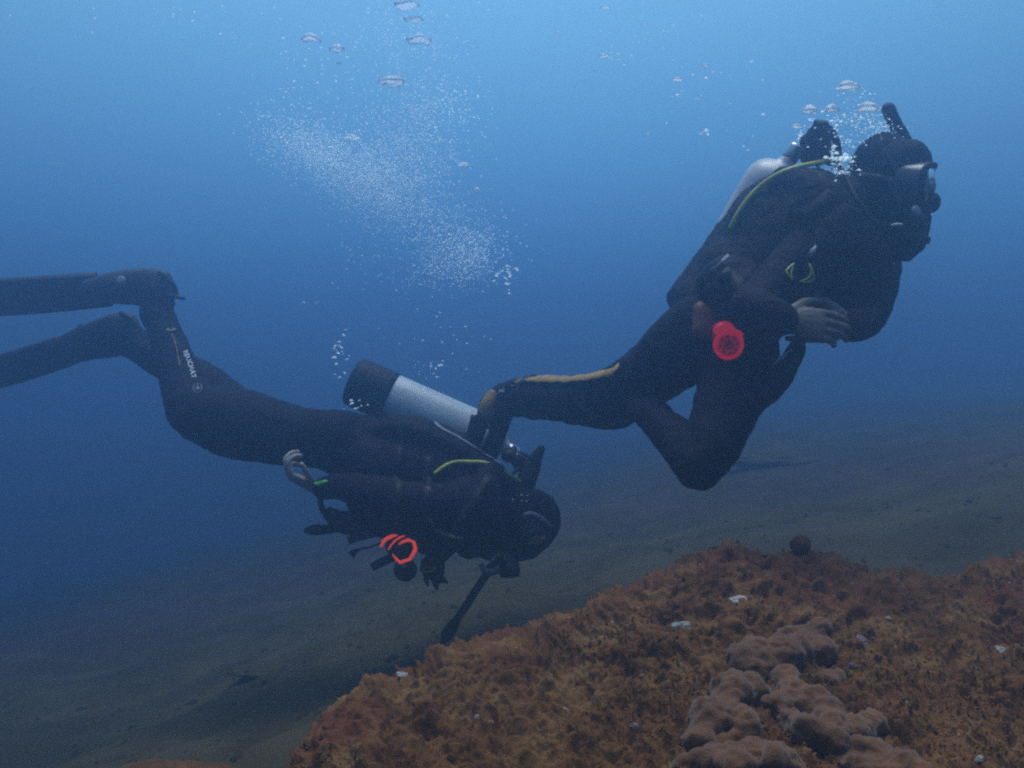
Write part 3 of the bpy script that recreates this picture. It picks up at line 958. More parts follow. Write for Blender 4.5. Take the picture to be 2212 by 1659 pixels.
# mask on the face: frame, skirt, lens, strap
fd = Vector((0.88, -0.46, -0.12)).normalized()          # the way the face looks
up = Vector((-0.22, 0.0, 0.97)); up = (up - fd * up.dot(fd)).normalized()
rt = fd.cross(up).normalized()
mc = P(2013, 403, 2.37)
mask = None
def mask_parts(parent, c, fd, up, w=0.092, h=0.056, d=0.058, glassm='glass', skirtm='skirt'):
    rt = fd.cross(up).normalized()
    ns = 28
    def ring(s, dd, pinch=0.0):
        out = []
        for k in range(ns):
            a = 2 * math.pi * k / ns
            ca, sa = math.cos(a), math.sin(a)
            x = math.copysign(abs(ca) ** .6, ca) * w * s; y = math.copysign(abs(sa) ** .7, sa) * h * s
            if y < 0: y *= 1.0 - 0.45 * math.exp(-(x / (.022)) ** 2)      # bridge over the nose
            curve = -0.55 * (x / w) ** 2 * 0.035
            out.append(c + rt * x + up * y + fd * (dd + curve))
        return out
    R_ = [ring(1.10, -d), ring(1.02, -d * .5), ring(1.06, -.004), ring(1.05, .006), ring(.95, .008), ring(.90, .002), ring(.90, -.006)]
    V = [p for r in R_ for p in r]; F = []
    for i in range(len(R_) - 1):
        for k in range(ns):
            k2 = (k + 1) % ns
            F.append((i * ns + k, i * ns + k2, (i + 1) * ns + k2, (i + 1) * ns + k))
    nf = 2 * ns
    mk = mesh_obj('diving_mask', V[2 * ns:], [tuple(q - 2 * ns for q in f) for f in F[nf:]], M['rubber'], parent=parent)
    mesh_obj('skirt', V[:3 * ns], F[:nf], M[skirtm], parent=mk)
    lv = ring(.93, .001) + [c + fd * .004] 
    lf = [(k, (k + 1) % ns, ns) for k in range(ns)]
    lv2 = [p - fd * .004 for p in lv]
    V = lv + lv2
    F = lf + [tuple(i + ns + 1 for i in q[::-1]) for q in lf] + [(k, k + ns + 1, (k + 1) % ns + ns + 1, (k + 1) % ns) for k in range(ns)]
    mesh_obj('lens', V, F, M[glassm], parent=mk)
    nose = ellipsoid(c - up * h * .72 + fd * .006, .020, .020, .026, frame(up, fd), 14, 10)
    mesh_obj('nose_pocket', *nose, M['rubber'], parent=mk)
    return mk
mask = mask_parts(RD, mc, fd, up)
# lighter cheek and brow seen through the lens
fv, ff, fn = fuse(merge(ellipsoid(mc - fd * .052, .050, .070, .062, frame(fd, up), 20, 14),
                        ellipsoid(mc - fd * .010 - up * .022, .014, .013, .026, frame(up, fd), 12, 8),
                        ellipsoid(mc - fd * .012 + rt * .034 + up * .004, .010, .016, .011, frame(fd, rt), 12, 8),
                        ellipsoid(mc - fd * .012 - rt * .034 + up * .004, .010, .016, .011, frame(fd, rt), 12, 8)), 0.003, 4)
mesh_obj('face', fv, ff, M['face'], parent=RD)
for sg in (-1, 1):
    mesh_obj('eye', *ellipsoid(mc - fd * .004 + rt * .033 * sg + up * .004, .009, .009, .009, None, 12, 8), M['white_print'], parent=RD)
    
def strap_round(parent, tree, pts, fb, w=.022):
    p_, n_ = on_surf(tree, pts, 0.002, fb, 6)
    return mesh_obj('mask_strap', *ribbon(p_, n_, w, .003), M['rubber'], parent=parent)
strap_round(mask, r_tree, [(1852, 380), (1890, 385), (1935, 392), (1965, 398)], 2.4)
# snorkel
sn = tube([P(1920, 240, 2.40), P(1946, 290, 2.42), P(1974, 333, 2.45), P(1994, 366, 2.48), P(2002, 405, 2.50), P(1996, 450, 2.49), P(1984, 480, 2.45), P(1970, 490, 2.42)], .0135, 6, 12)
sn_o = mesh_obj('snorkel', *sn, M['rubber'], parent=RD)
mesh_obj('snorkel_top', *tube([P(1919, 236, 2.40), P(1932, 264, 2.41), P(1945, 288, 2.42)], .0175, 3, 12), M['rubber'], parent=sn_o)
mesh_obj('snorkel_stripe', *tube([P(1953, 272, 2.40), P(1968, 300, 2.42), P(1986, 330, 2.44), P(2003, 358, 2.46)], .003, 4, 6), M['yellow_plastic'], parent=sn_o)
# fins
fin = mesh_obj('fin', *lumpy(merge(chain([(1090, 868, 3.15, 36, .05), (1068, 878, 3.16, 34, .07), (1060, 896, 3.17, 30, .085)], 4, 16)), 0.005, 3, .002, 20, 8), M['fin_rubber'], parent=RD)
mesh_obj('side_panel', *lumpy(merge(chain([(1062, 855, 3.12, 13, .03), (1054, 874, 3.11, 18, .035), (1052, 889, 3.11, 19, .035)], 4, 14)), 0.004, 3, .002, 20, 18), M['yellow_fabric'], parent=fin)
for (a, b) in (((1040, 893), (1010, 985)), ((1087, 900), (1044, 1010))):
    v, f = blade(P(a[0], a[1], 3.13), P(b[0], b[1], 3.20), (1, .3, .35), .066, .066, .014, .008, .006)
    mesh_obj('blade', v, f, M['fin_rubber'], parent=fin)
mesh_obj('strap', *tube([P(1068, 842, 3.14), P(1100, 832, 3.11), P(1128, 836, 3.08), P(1134, 850, 3.03)], .008, 4, 8), M['rubber'], parent=fin)
mesh_obj('buckle', *lumpy(merge(chain([(1098, 838, 3.07, 13, .014), (1118, 832, 3.06, 17, .016), (1136, 838, 3.05, 10, .012)], 4, 12)), .003, 3, .001, 60, 6), M['rubber'], parent=fin)
mesh_obj('boot_cuff', *lathe(P(1152, 858, 3.055), P(1108, 862, 3.14) - P(1152, 858, 3.055), [(-.012, .070), (-.008, .0755), (.006, .0755), (.010, .070)], 28), M['rubber'], parent=RD)
p_, n_ = on_surf(r_tree, [(1084, 842), (1092, 868), (1096, 894)], .004, 3.1, 5)
mesh_obj('instep_strap', *ribbon(p_, n_, .030, .004), M['rubber'], parent=fin)
mesh_obj('strap_clip', *box(P(1088, 850, 3.075), .034, .012, .024, frame((.3, -.8, .5)), .2), M['grey_tape'], parent=fin)
mesh_obj('buckle_edge', *tube([P(1104, 834, 3.045), P(1118, 832, 3.038), P(1128, 835, 3.038)], .0022, 3, 6), M['grey_tape'], parent=fin)
mesh_obj('spring', *tube([P(1062, 906, 3.10), P(1056, 911, 3.095), P(1055, 918, 3.095), P(1060, 925, 3.10)], .003, 4, 6), M['chrome'], parent=fin)
fin2 = mesh_obj('fin', *lumpy(merge(chain([(1350, 858, 2.76, 30, .05), (1315, 862, 2.88, 30, .07), (1285, 863, 2.98, 24, .085)], 4, 16)), 0.005, 3, .002, 20, 9), M['fin_rubber'], parent=RD)
mesh_obj('blade', *blade(P(1285, 863, 3.0), P(1165, 866, 3.45), (.25, .97, 0), .16, .17, .014, .008, .0), M['fin_rubber'], parent=fin2)

# tank and regulator of the right diver
rt_tank, rax, rside = scuba_tank('white scuba tank on the back of the diver with the snorkel', P(1698, 356, 2.54), P(1527, 647, 2.72), .0865, .10, M['tank_white'], 3)
RR = empty('regulator', P(1765, 330, 2.48), 'black regulator behind the snorkel divers neck with a long yellow hose', 'regulator', 'breathing regulators')
fs = merge(lathe(P(1760, 352, 2.48), P(1772, 296, 2.44) - P(1760, 352, 2.48), [(0, .024), (.02, .036), (.05, .036), (.06, .030), (.085, .028), (.09, .018)], 18),
           box(P(1752, 332, 2.47), .06, .05, .05, frame((.3, .2, 1)), .2),
           ellipsoid(P(1742, 308, 2.47), .018, .02, .024), ellipsoid(P(1795, 338, 2.46), .022, .02, .026))
mesh_obj('first_stage', *fuse(fs, .003, 2)[:2], M['rubber'], parent=RR)
mesh_obj('yoke', *tube([P(1745, 330, 2.45), P(1748, 292, 2.44), P(1768, 272, 2.44), P(1795, 282, 2.44), P(1808, 312, 2.44), P(1812, 342, 2.45)], .010, 5, 10), M['rubber'], parent=RR)
mesh_obj('knob', *lathe(P(1770, 282, 2.42), (0.1, -.4, .9), [(0, .012), (.006, .02), (.022, .02), (.026, .014)], 14), M['rubber'], parent=RR)
hp = [P(1800, 345, 2.44), P(1770, 352, 2.40)]
hp += [surf(rv_tree, a, b, .009, 2.35)[0] for a, b in catmull(np.array([(1742, 359), (1700, 372), (1660, 393), (1622, 428), (1600, 462), (1586, 492)], dtype=float), 3)]
mesh_obj('hose', *tube(smooth_line(hp), .0066, 3, 10), M['yellow_hose'], parent=RR, label='yellow hose curving over the shoulder')
mesh_obj('hose', *tube([P(1790, 330, 2.42), P(1822, 372, 2.36), P(1850, 430, 2.30), P(1890, 480, 2.29), P(1935, 492, 2.31)], .007, 6, 10), M['rubber'], parent=RR)
ss = merge(lathe(P(1968, 486, 2.35), (.75, -.6, -.18), [(-.045, .016), (-.02, .030), (0, .036), (.022, .036), (.032, .030), (.036, .012)], 20),
           box(P(1974, 515, 2.34), .075, .055, .045, frame((.2, -.1, 1), (.8, -.6, 0)), .3))
ss_o = mesh_obj('second_stage', *fuse(ss, .003, 2)[:2], M['rubber'], parent=RR)
mesh_obj('purge_button', *lathe(P(1977, 457, 2.30), (.45, -.88, .1), [(0, .015), (.005, .0145), (.008, .010), (.009, .004)], 16), M['grey_tape'], parent=ss_o)
mesh_obj('clip', *tube([P(1926, 487, 2.30), P(1938, 484, 2.295), P(1948, 485, 2.30)], .003, 3, 6), M['white_print'], parent=ss_o)
# glowing red spare regulator at the waist
RO = empty('octopus_regulator', P(1573, 742, 2.26), 'glowing red round spare regulator at the waist of the snorkel diver', 'regulator', 'breathing regulators')
oax = Vector((.03, -1, -.22)).normalized()
oc = P(1573, 744, 2.27)
oM = frame(oax, (1, 0, 0))
mesh_obj('housing', *lathe(oc + Vector((0, .03, .02)), oax, [(-.03, .020), (-.01, .034), (.01, .0375), (.03, .0375), (.034, .034)], 28), M['red_dark'], parent=RO)
cov = mesh_obj('cover', *lathe(oc, oax, [(.0, .0375), (.006, .0378), (.010, .0355), (.0105, .030), (.006, .029), (.004, .0285)], 32), M['red_glow'], parent=RO)
mesh_obj('grille', *lathe(oc, oax, [(-.001, .0287), (.0062, .0285), (.0072, .025), (.0066, .0135), (.004, .012)], 32), M['red_mid'], parent=cov)
mesh_obj('purge_button', *lathe(oc, oax, [(.001, .0125), (.0095, .0118), (.0105, .009), (.0085, .0075), (.0085, .002)], 24), M['red_dark'], parent=cov)
for k in range(8):
    a = 2 * math.pi * k / 8 + .2
    c_ = oc + oM @ Vector((math.cos(a) * .0205, math.sin(a) * .0205, .0068))
    mesh_obj('vent', *lathe(c_, oax, [(-.001, .0044), (.0012, .0042), (.0016, .001)], 10), M['red_dark'], parent=cov)
mesh_obj('exhaust', *lumpy(merge(chain([(1556, 712, 2.27, 17, .018), (1578, 708, 2.27, 20, .02), (1600, 712, 2.27, 15, .018)], 4, 12)), .003, 3, .001, 40, 3), M['red_glow'], parent=RO)
mesh_obj('hose', *tube([P(1580, 712, 2.29), P(1600, 690, 2.27), P(1640, 660, 2.26), P(1660, 610, 2.30)], .0065, 5, 10), M['rubber'], parent=RO)
# gauge console hanging below the hands
GC = empty('gauge_console', P(1690, 790, 2.26), 'dark gauge console with a pale edge hanging below the folded hands', 'console')
mesh_obj('console_body', *lumpy(merge(chain([(1722, 752, 2.22, 20, .02), (1700, 795, 2.24, 24, .024), (1672, 840, 2.26, 22, .022), (1650, 868, 2.28, 15, .018)], 5, 14), box(P(1688, 835, 2.25), .03, .03, .02, frame((.5, 0, -.8)), .2), chain([(1640, 862, 2.24, 12), (1655, 845, 2.23, 14)], 3, 10)), .004, 2, .004, 30, 6), M['rubber'], parent=GC)
mesh_obj('console_edge', *ribbon([P(1699, 786, 2.205), P(1722, 772, 2.195), P(1745, 754, 2.19)][::1] and [P(1668, 790, 2.205), P(1686, 775, 2.198), P(1709, 755, 2.19)], [Vector((0, -1, .3))] * 3, [.003, .010, .003], .003), M['grey_tape'], parent=GC)
crescent((1668, 832), (1650, 862), 6, 5, rall, 2.23, M['yellow_plastic'], GC)
mesh_obj('hose', *tube([P(1722, 750, 2.22), P(1738, 735, 2.24), P(1742, 700, 2.32), P(1730, 640, 2.34)], .0065, 5, 10), M['rubber'], parent=GC)

# ================================================================== the diver lying level on the left
LD = empty('person', P(850, 1000, 3.2), 'diver in dark wetsuit swimming level on the left with fins trailing behind', 'person', 'scuba divers')
suit = [
    chain([(712, 948, 3.22, 64, .16), (760, 965, 3.2, 74, .17), (840, 1000, 3.2, 92, .16), (930, 1030, 3.2, 112, .18), (1010, 1058, 3.2, 100, .19), (1060, 1078, 3.19, 64, .13)], 6, 24),
    chain([(1040, 1075, 3.2, 66, .09), (1090, 1095, 3.16, 54, .07), (1130, 1112, 3.14, 54, .07)], 5, 18),
    chain([(1142, 1108, 3.12, 56, .075), (1150, 1122, 3.1, 62, .088), (1146, 1150, 3.1, 52, .08), (1135, 1175, 3.1, 36, .06)], 6, 24),
    # near arm laid back along the body
    chain([(1020, 1075, 3.02, 52), (960, 1090, 2.94, 46), (880, 1082, 2.90, 42), (860, 1078, 2.90, 40)], 6, 16),
    chain([(862, 1078, 2.90, 40), (800, 1062, 2.92, 36), (740, 1052, 2.98, 30), (700, 1055, 3.02, 24)], 6, 16),
    # far arm, forward and down towards the stick
    chain([(1030, 1090, 3.40, 50), (1045, 1140, 3.36, 44), (1058, 1172, 3.26, 38)], 5, 16),
    chain([(1058, 1172, 3.26, 36), (1075, 1180, 3.16, 30), (1090, 1184, 3.12, 22)], 5, 14),
    # near leg
    chain([(725, 948, 3.12, 64), (660, 946, 3.14, 62), (581, 931, 3.2, 71), (500, 914, 3.26, 74), (440, 895, 3.3, 64), (418, 884, 3.32, 58)], 6, 20),
    chain([(421, 886, 3.32, 58), (398, 835, 3.4, 48), (374, 765, 3.48, 39), (354, 712, 3.54, 34), (338, 676, 3.58, 35)], 6, 20),
    chain([(338, 676, 3.58, 34), (336, 632, 3.6, 38), (300, 622, 3.64, 38), (250, 622, 3.7, 32)], 5, 16),
    # far leg
    chain([(720, 950, 3.34, 62), (620, 938, 3.42, 64), (540, 905, 3.52, 60), (505, 888, 3.58, 54)], 6, 20),
    chain([(505, 888, 3.58, 52), (440, 830, 3.66, 46), (370, 792, 3.74, 36), (312, 764, 3.8, 28)], 6, 20),
    chain([(312, 764, 3.8, 28), (272, 730, 3.84, 38), (225, 735, 3.9, 32), (180, 745, 3.95, 24)], 5, 16),
]
hw = P(680, 1054, 3.03)
h1 = hand(hw, P(634, 1030, 3.00) - hw, (.62, .45, .62), (.1, -.85, .3), (.95, .9, 1.0, 1.1), .98, -.003)
h2 = hand(P(1092, 1184, 3.12), (-.25, -.5, -.8), (-.5, .1, .2), (.3, -.9, 0), (.9, .95, 1.0, 1.0), .82)
l_body, l_tree = build_body(LD, suit, [h1, h2], 23, [M['neoprene'], M['skin_pale']])
lvest = [
    chain([(790, 985, 3.18, 66, .175), (860, 1020, 3.18, 118, .20), (930, 1050, 3.18, 128, .21), (995, 1078, 3.18, 118, .21), (1050, 1092, 3.18, 84, .19), (1085, 1085, 3.18, 48, .12)], 6, 28),
    chain([(815, 925, 3.16, 16, .08), (880, 920, 3.12, 24, .10), (960, 950, 3.12, 26, .11), (1040, 1000, 3.12, 24, .1), (1090, 1040, 3.12, 20, .08)], 5, 14),
    chain([(1060, 1030, 3.02, 34), (1030, 1090, 2.95, 40), (985, 1150, 2.95, 38), (930, 1165, 3.0, 34)], 5, 14),
    chain([(780, 1080, 3.05, 36, .05), (840, 1120, 3.0, 46, .06), (900, 1140, 3.0, 44, .06)], 4, 14),
    chain([(990, 1160, 3.08, 34, .05), (1040, 1165, 3.06, 32, .05), (1010, 1180, 3.06, 26, .05)], 4, 14),
]
vv, vf_ = lumpy(merge(*lvest), 0.0065, 6, 0.010, 9, 53, 0.004)
l_vest = mesh_obj('buoyancy_vest', vv, vf_, M['nylon'], parent=LD)
_bv = np.empty(len(l_body.data.vertices) * 3); l_body.data.vertices.foreach_get('co', _bv); _bv = _bv.reshape(-1, 3) + np.array(LD.location)
lv_tree = bvh(vv, vf_)
lall = BVHTree.FromPolygons([Vector(x) for x in vv] + [Vector(x) for x in _bv], list(vf_) + [tuple(i + len(vv) for i in p.vertices) for p in l_body.data.polygons])
p_, n_ = on_surf(lall, [(935, 908), (950, 925), (990, 947), (1035, 975), (1078, 1002), (1086, 1008)], 0.003, 3.05, 6)
mesh_obj('reflective_trim', *ribbon(p_, n_, [.006] * 8 + [.014] * 40, .003)[:2] if False else ribbon(p_, n_, .014, .003), M['grey_tape'], parent=l_vest)
p_, n_ = on_surf(lall, [(926, 1118), (945, 1143), (970, 1156), (998, 1161)], 0.004, 3.0, 5)
mesh_obj('piping', *tube(p_, .005, 2, 8), M['yellow_fabric'], parent=l_vest)
for (a, b) in (((925, 985), (912, 1160)), ((1060, 1030), (960, 1170)), ((860, 960), (850, 1130))):
    p_, n_ = on_surf(lall, [a, ((a[0] + b[0]) / 2 + 5, (a[1] + b[1]) / 2), b], 0.002, 3.0, 8)
    mesh_obj('strap', *ribbon(p_, n_, 0.038, 0.003), M['rubber'], parent=l_vest)
# round badge on the vest: ring with a four pointed star
def star_badge(tree, cx, cy, r, m, parent, fb, ang=0.0):
    vf = []
    ring = [surf(tree, cx + r * math.cos(a), cy + r * math.sin(a), .0022, fb)[0] for a in [2 * math.pi * k / 20 for k in range(21)]]
    vf.append(tube(ring, .0014, 1, 6))
    pts = []
    for k in range(8):
        a = ang + k * math.pi / 4
        q = r * (1.25 if k == 0 else .95 if k % 2 == 0 else .20)
        pts.append((cx + q * math.sin(a), cy - q * math.cos(a)))
    vf.append(plate(tree, pts, .0015, .0008, fb))
    return mesh_obj('emblem', *merge(*vf), m, parent=parent)
star_badge(lall, 921, 1063, 9, M['dull_print'], l_vest, 3.0)
# lettering down the calf
def lettering(word, path, size_px, tree, fb, parent, m):
    cu = bpy.data.curves.new('tmp_text', 'FONT')
    cu.body = word; cu.size = 1.0; cu.space_character = 1.08; cu.resolution_u = 2; cu.offset = 0.012
    o = bpy.data.objects.new('tmp_text', cu); COL.objects.link(o)
    dg = bpy.context.evaluated_depsgraph_get(); dg.update()
    me = bpy.data.meshes.new_from_object(o.evaluated_get(dg))
    v = np.array([w.co[:] for w in me.vertices]); f = [tuple(q.vertices) for q in me.polygons]
    bpy.data.objects.remove(o); bpy.data.meshes.remove(me); bpy.data.curves.remove(cu)
    x0, x1 = v[:, 0].min(), v[:, 0].max()
    c = catmull(np.array(path, dtype=float), 12)
    seg = np.concatenate([[0], np.cumsum(np.linalg.norm(np.diff(c, axis=0), axis=1))])
    Ltot = seg[-1]
    out = []
    hgt = v[:, 1].max()
    for q in v:
        s = (q[0] - x0) / (x1 - x0) * Ltot
        X = np.interp(s, seg, c[:, 0]); Y_ = np.interp(s, seg, c[:, 1])
        s2 = min(Ltot, s + 1); s1 = max(0, s - 1)
        t = np.array([np.interp(s2, seg, c[:, 0]) - np.interp(s1, seg, c[:, 0]), np.interp(s2, seg, c[:, 1]) - np.interp(s1, seg, c[:, 1])])
        t /= np.linalg.norm(t)
        nn = np.array([t[1], -t[0]])        # letter tops point to the right when reading downwards
        k = q[1] / hgt * size_px
        out.append(surf(tree, X + nn[0] * k, Y_ + nn[1] * k, .0022, fb)[0])
    n = len(out)
    return mesh_obj('lettering', out, f, m, parent=parent, smooth=False)
lettering('BEUCHAT', [(395, 760), (403, 780), (410, 800), (414, 818)], 10, l_tree, 3.4, l_body, M['white_print'])
star_badge(l_tree, 427, 839, 9.5, M['dull_print'], l_body, 3.4)
# zip along the back of the calf with its pull at the ankle
p_, n_ = on_surf(l_tree, [(371, 722), (378, 740), (384, 765), (388, 790)], .002, 3.5, 5)
mesh_obj('zip', *tube(p_, .0022, 2, 6), M['yellow_fabric'], parent=l_body)
p_, n_ = on_surf(l_tree, [(361, 713), (368, 716), (377, 712)], .003, 3.5, 4)
mesh_obj('zip_pull', *tube(p_, .004, 2, 6), M['yellow_plastic'], parent=l_body)
# wrist band
mesh_obj('wristband', *lumpy(merge(chain([(681, 1046, 2.955, 4, .006), (693, 1044, 2.95, 6, .008), (705, 1040, 2.95, 4, .006)], 4, 10)), .0025, 2, .002, 70, 4), M['green_plastic'], parent=LD)
# head gear
lfd = Vector((.42, -.35, -.84)).normalized(); lup = Vector((.85, 0, .45)); lup = (lup - lfd * lup.dot(lfd)).normalized()
lmask = mask_parts(LD, P(1160, 1172, 3.04), lfd, lup, .075, .044, .05, 'glass', 'rubber')
mesh_obj('face', *fuse(merge(ellipsoid(P(1160, 1172, 3.04) - lfd * .045, .045, .062, .056, frame(lfd, lup), 20, 14), ellipsoid(P(1160, 1172, 3.04) - lfd * .005 - lup * .02, .013, .013, .024, frame(lup, lfd), 12, 8)), .003, 3)[:2], M['face'], parent=LD)
strp = strap_round(lmask, l_tree, [(1132, 1113), (1148, 1110), (1170, 1120), (1190, 1138)], 3.05, .014)
strp.data.materials.clear(); strp.data.materials.append(M['dull_print'])
# fins
fa = mesh_obj('fin', *lumpy(merge(chain([(352, 618, 3.6, 36, .045), (320, 618, 3.62, 40, .05), (270, 620, 3.67, 37, .07), (215, 626, 3.74, 30, .085)], 5, 18)), .005, 3, .003, 18, 61), M['fin_rubber'], parent=LD)
mesh_obj('blade', *blade(P(225, 625, 3.74), P(-85, 645, 4.1), (.2, .72, -.68), .16, .20, .016, .010, .01, 16), M['fin_rubber'], parent=fa)
mesh_obj('strap', *tube([P(345, 590, 3.55), P(372, 612, 3.56), P(380, 636, 3.57), P(368, 640, 3.53)], .010, 4, 8), M['rubber'], parent=fa)
mesh_obj('strap_tail', *tube([P(372, 640, 3.56), P(384, 642, 3.55), P(397, 645, 3.55)], .007, 3, 8), M['rubber'], parent=fa)
mesh_obj('buckle', *lathe(P(262, 607, 3.585), (0, -1, .25), [(0, .020), (.006, .019), (.008, .012), (.009, .004)], 18), M['dull_print'], parent=fa)
fb_ = mesh_obj('fin', *lumpy(merge(chain([(282, 718, 3.84, 44, .045), (240, 726, 3.88, 46, .06), (185, 742, 3.95, 38, .08), (140, 758, 4.0, 30, .085)], 5, 18)), .005, 3, .003, 18, 62), M['fin_rubber'], parent=LD)
mesh_obj('blade', *blade(P(150, 755, 4.0), P(-95, 822, 4.4), (.25, .80, -.55), .16, .20, .016, .010, .02, 16), M['fin_rubber'], parent=fb_)
mesh_obj('strap', *tube([P(262, 678, 3.78), P(284, 694, 3.80), P(300, 712, 3.80), P(290, 722, 3.78)], .011, 4, 8), M['rubber'], parent=fb_)
mesh_obj('buckle', *lathe(P(176, 706, 3.87), (0, -1, .25), [(0, .014), (.006, .013), (.008, .008), (.009, .003)], 16), M['dull_print'], parent=fb_)

# tank and regulator of the left diver
lt_tank, lax, lside = scuba_tank('silver white scuba tank with black boot on the back of the level diver', P(1088, 965, 3.36), P(770, 826, 3.36), .0875, .135, M['tank_scuff'], 5)
bands = []
for k, (px, py) in enumerate(((905, 885), (985, 920))):
    c_ = P(px, py, 3.36)
    bands.append(mesh_obj('tank_band', *lathe(c_ - lax * .025, lax, [(0, .0878), (.0, .0905), (.05, .0905), (.05, .0878)], 40), M['nylon'], parent=lt_tank) if k == 2 else None)
LR = empty('regulator', P(1140, 1005, 3.25), 'black regulator at the tank valve above the level divers head with a yellow hose', 'regulator', 'breathing regulators')
fs = merge(lathe(P(1112, 990, 3.3), lax, [(0, .026), (.03, .034), (.06, .034), (.075, .026)], 18),
           box(P(1130, 1000, 3.26), .07, .06, .07, frame(lax), .2), ellipsoid(P(1100, 985, 3.28), .03, .03, .025), ellipsoid(P(1140, 1025, 3.24), .028, .03, .04),
           chain([(1135, 1045, 3.2, 22), (1148, 1010, 3.22, 20), (1160, 985, 3.22, 13), (1169, 970, 3.22, 9)], 5, 12))
mesh_obj('first_stage', *fuse(fs, .0035, 2)[:2], M['rubber'], parent=LR)
mesh_obj('swivel', *tube([P(1111, 992, 3.2), P(1116, 986, 3.195), P(1117, 982, 3.195)], .004, 3, 8), M['chrome'], parent=LR)
hp = [surf(lall, a, b, .008, 3.0)[0] for a, b in catmull(np.array([(941, 1023), (965, 1004), (1000, 996), (1035, 999), (1062, 1006)], dtype=float), 4)]
hp += [P(1085, 1017, 3.04), P(1105, 1030, 3.08), P(1122, 1040, 3.14)]
mesh_obj('hose', *tube(smooth_line(hp), .0068, 3, 10), M['yellow_hose'], parent=LR, label='yellow green hose arching over the shoulder')
mesh_obj('hose', *tube([P(1120, 1010, 3.2), P(1090, 1050, 3.05), P(1080, 1120, 3.0), P(1095, 1175, 3.0), P(1130, 1190, 3.02)], .007, 6, 10), M['rubber'], parent=LR)
mesh_obj('second_stage', *fuse(merge(lathe(P(1128, 1188, 3.06), lfd, [(-.03, .02), (0, .032), (.02, .032), (.03, .026), (.034, .01)], 20), box(P(1118, 1184, 3.06), .07, .05, .035, frame(lfd, lup), .3)), .003, 2)[:2], M['rubber'], parent=LR)
# dive light hanging under the chin
DL = empty('dive_light', P(1100, 1216, 3.03), 'black cylindrical dive light hanging upright under the level divers chin', 'dive light')
dl_ax = Vector((.02, -.25, -1)).normalized()
mesh_obj('barrel', *lathe(P(1100, 1190, 3.03), dl_ax, [(0, .026), (.006, .031), (.05, .031), (.052, .034), (.075, .034), (.084, .030), (.087, .012)], 24), M['rubber'], parent=DL)
mesh_obj('wrist_loop', *tube([P(1085, 1195, 3.0), P(1090, 1200, 2.985), (P(1092, 1210, 2.985))], .0022, 3, 6), M['grey_tape'], parent=DL)
# pointer stick
PS = empty('pointer_stick', P(955, 1390, 3.0), 'dark straight pointer stick held down towards the sea floor', 'stick')
tip = P(955, 1388, 3.02); hd = P(1086, 1186, 3.08)
dv = (tip - hd).normalized()
mesh_obj('shaft', *tube([hd - dv * .03, hd + dv * .12, tip - dv * .075], .0135, 3, 12), M['rubber'], parent=PS)
mesh_obj('tip_grip', *loft([(tip - dv * .085, .015, .015), (tip - dv * .06, .020, .020), (tip - dv * .025, .020, .020), (tip - dv * .012, .013, .013), (tip, .009, .009)], 3, 12), M['rubber'], parent=PS)
# orange spare regulator: six sided bright rim, two bright bands behind
OO = empty('octopus_regulator', P(868, 1188, 2.96), 'dark spare regulator with bright orange six sided rim under the level divers belly', 'regulator', 'breathing regulators')
oax = (P(884, 1198, 2.86) - P(848, 1176, 2.96)).normalized()
oc = P(871, 1190, 2.90)
def hexring(c, ax, r, w, th, n=6, a0=0.3, gap=0):
    Mx = frame(ax, (1, 0, .2))
    pts = [Vector(c) + Mx @ Vector((r * math.cos(a0 + 2 * math.pi * k / n), r * math.sin(a0 + 2 * math.pi * k / n), 0)) for k in range(n + 1 - gap)]
    vf = []
    for a, b in zip(pts, pts[1:]):
        d_ = b - a
        vf.append(loft([(a - d_ * .02, th, w), (a + d_ * .5, th * 1.15, w * 1.1), (b + d_ * .02, th, w)], 3, 8, 'flat', side=ax))
    return merge(*vf)
mesh_obj('housing', *lathe(oc, oax, [(-.075, .022), (-.07, .030), (-.02, .034), (-.004, .033), (-.004, .020)], 18), M['rubber'], parent=OO)
rimp = [(861, 1176, 2.890), (870, 1170, 2.882), (882, 1166, 2.875), (894, 1171, 2.870), (897, 1186, 2.862), (892, 1197, 2.862), (885, 1208, 2.866), (864, 1215, 2.874), (856, 1207, 2.880), (848, 1198, 2.886)]
rimr = [.0012, .0034, .0042, .0040, .0052, .0046, .0040, .0042, .0040, .0018]
vf = []
for k in range(len(rimp) - 1):
    a, b = P(*rimp[k]), P(*rimp[k + 1])
    vf.append(loft([(a, rimr[k], rimr[k] * 1.6), (b, rimr[k + 1], rimr[k + 1] * 1.6)], 3, 8, 'round', side=oax))
mesh_obj('rim', *merge(*vf), M['orange_glow'], parent=OO)
for bp, br in (([(839, 1187, 2.90), (846, 1176, 2.895), (856, 1166, 2.893), (866, 1160, 2.895), (874, 1158, 2.90)], [.0022, .0030, .0032, .0032, .0018]),
               ([(823, 1180, 2.93), (829, 1169, 2.925), (838, 1162, 2.922), (848, 1158, 2.925), (858, 1156, 2.93)], [.0034, .0062, .0068, .0058, .0020])):
    mesh_obj('band', *loft([(P(*q), r_, r_ * .8) for q, r_ in zip(bp, br)], 4, 8, 'round', side=oax), M['orange_glow'], parent=OO)
mesh_obj('hose', *tube([oc - oax * .075, P(845, 1150, 2.98), P(860, 1120, 2.95), P(900, 1110, 2.9)], .0065, 5, 10), M['rubber'], parent=OO)
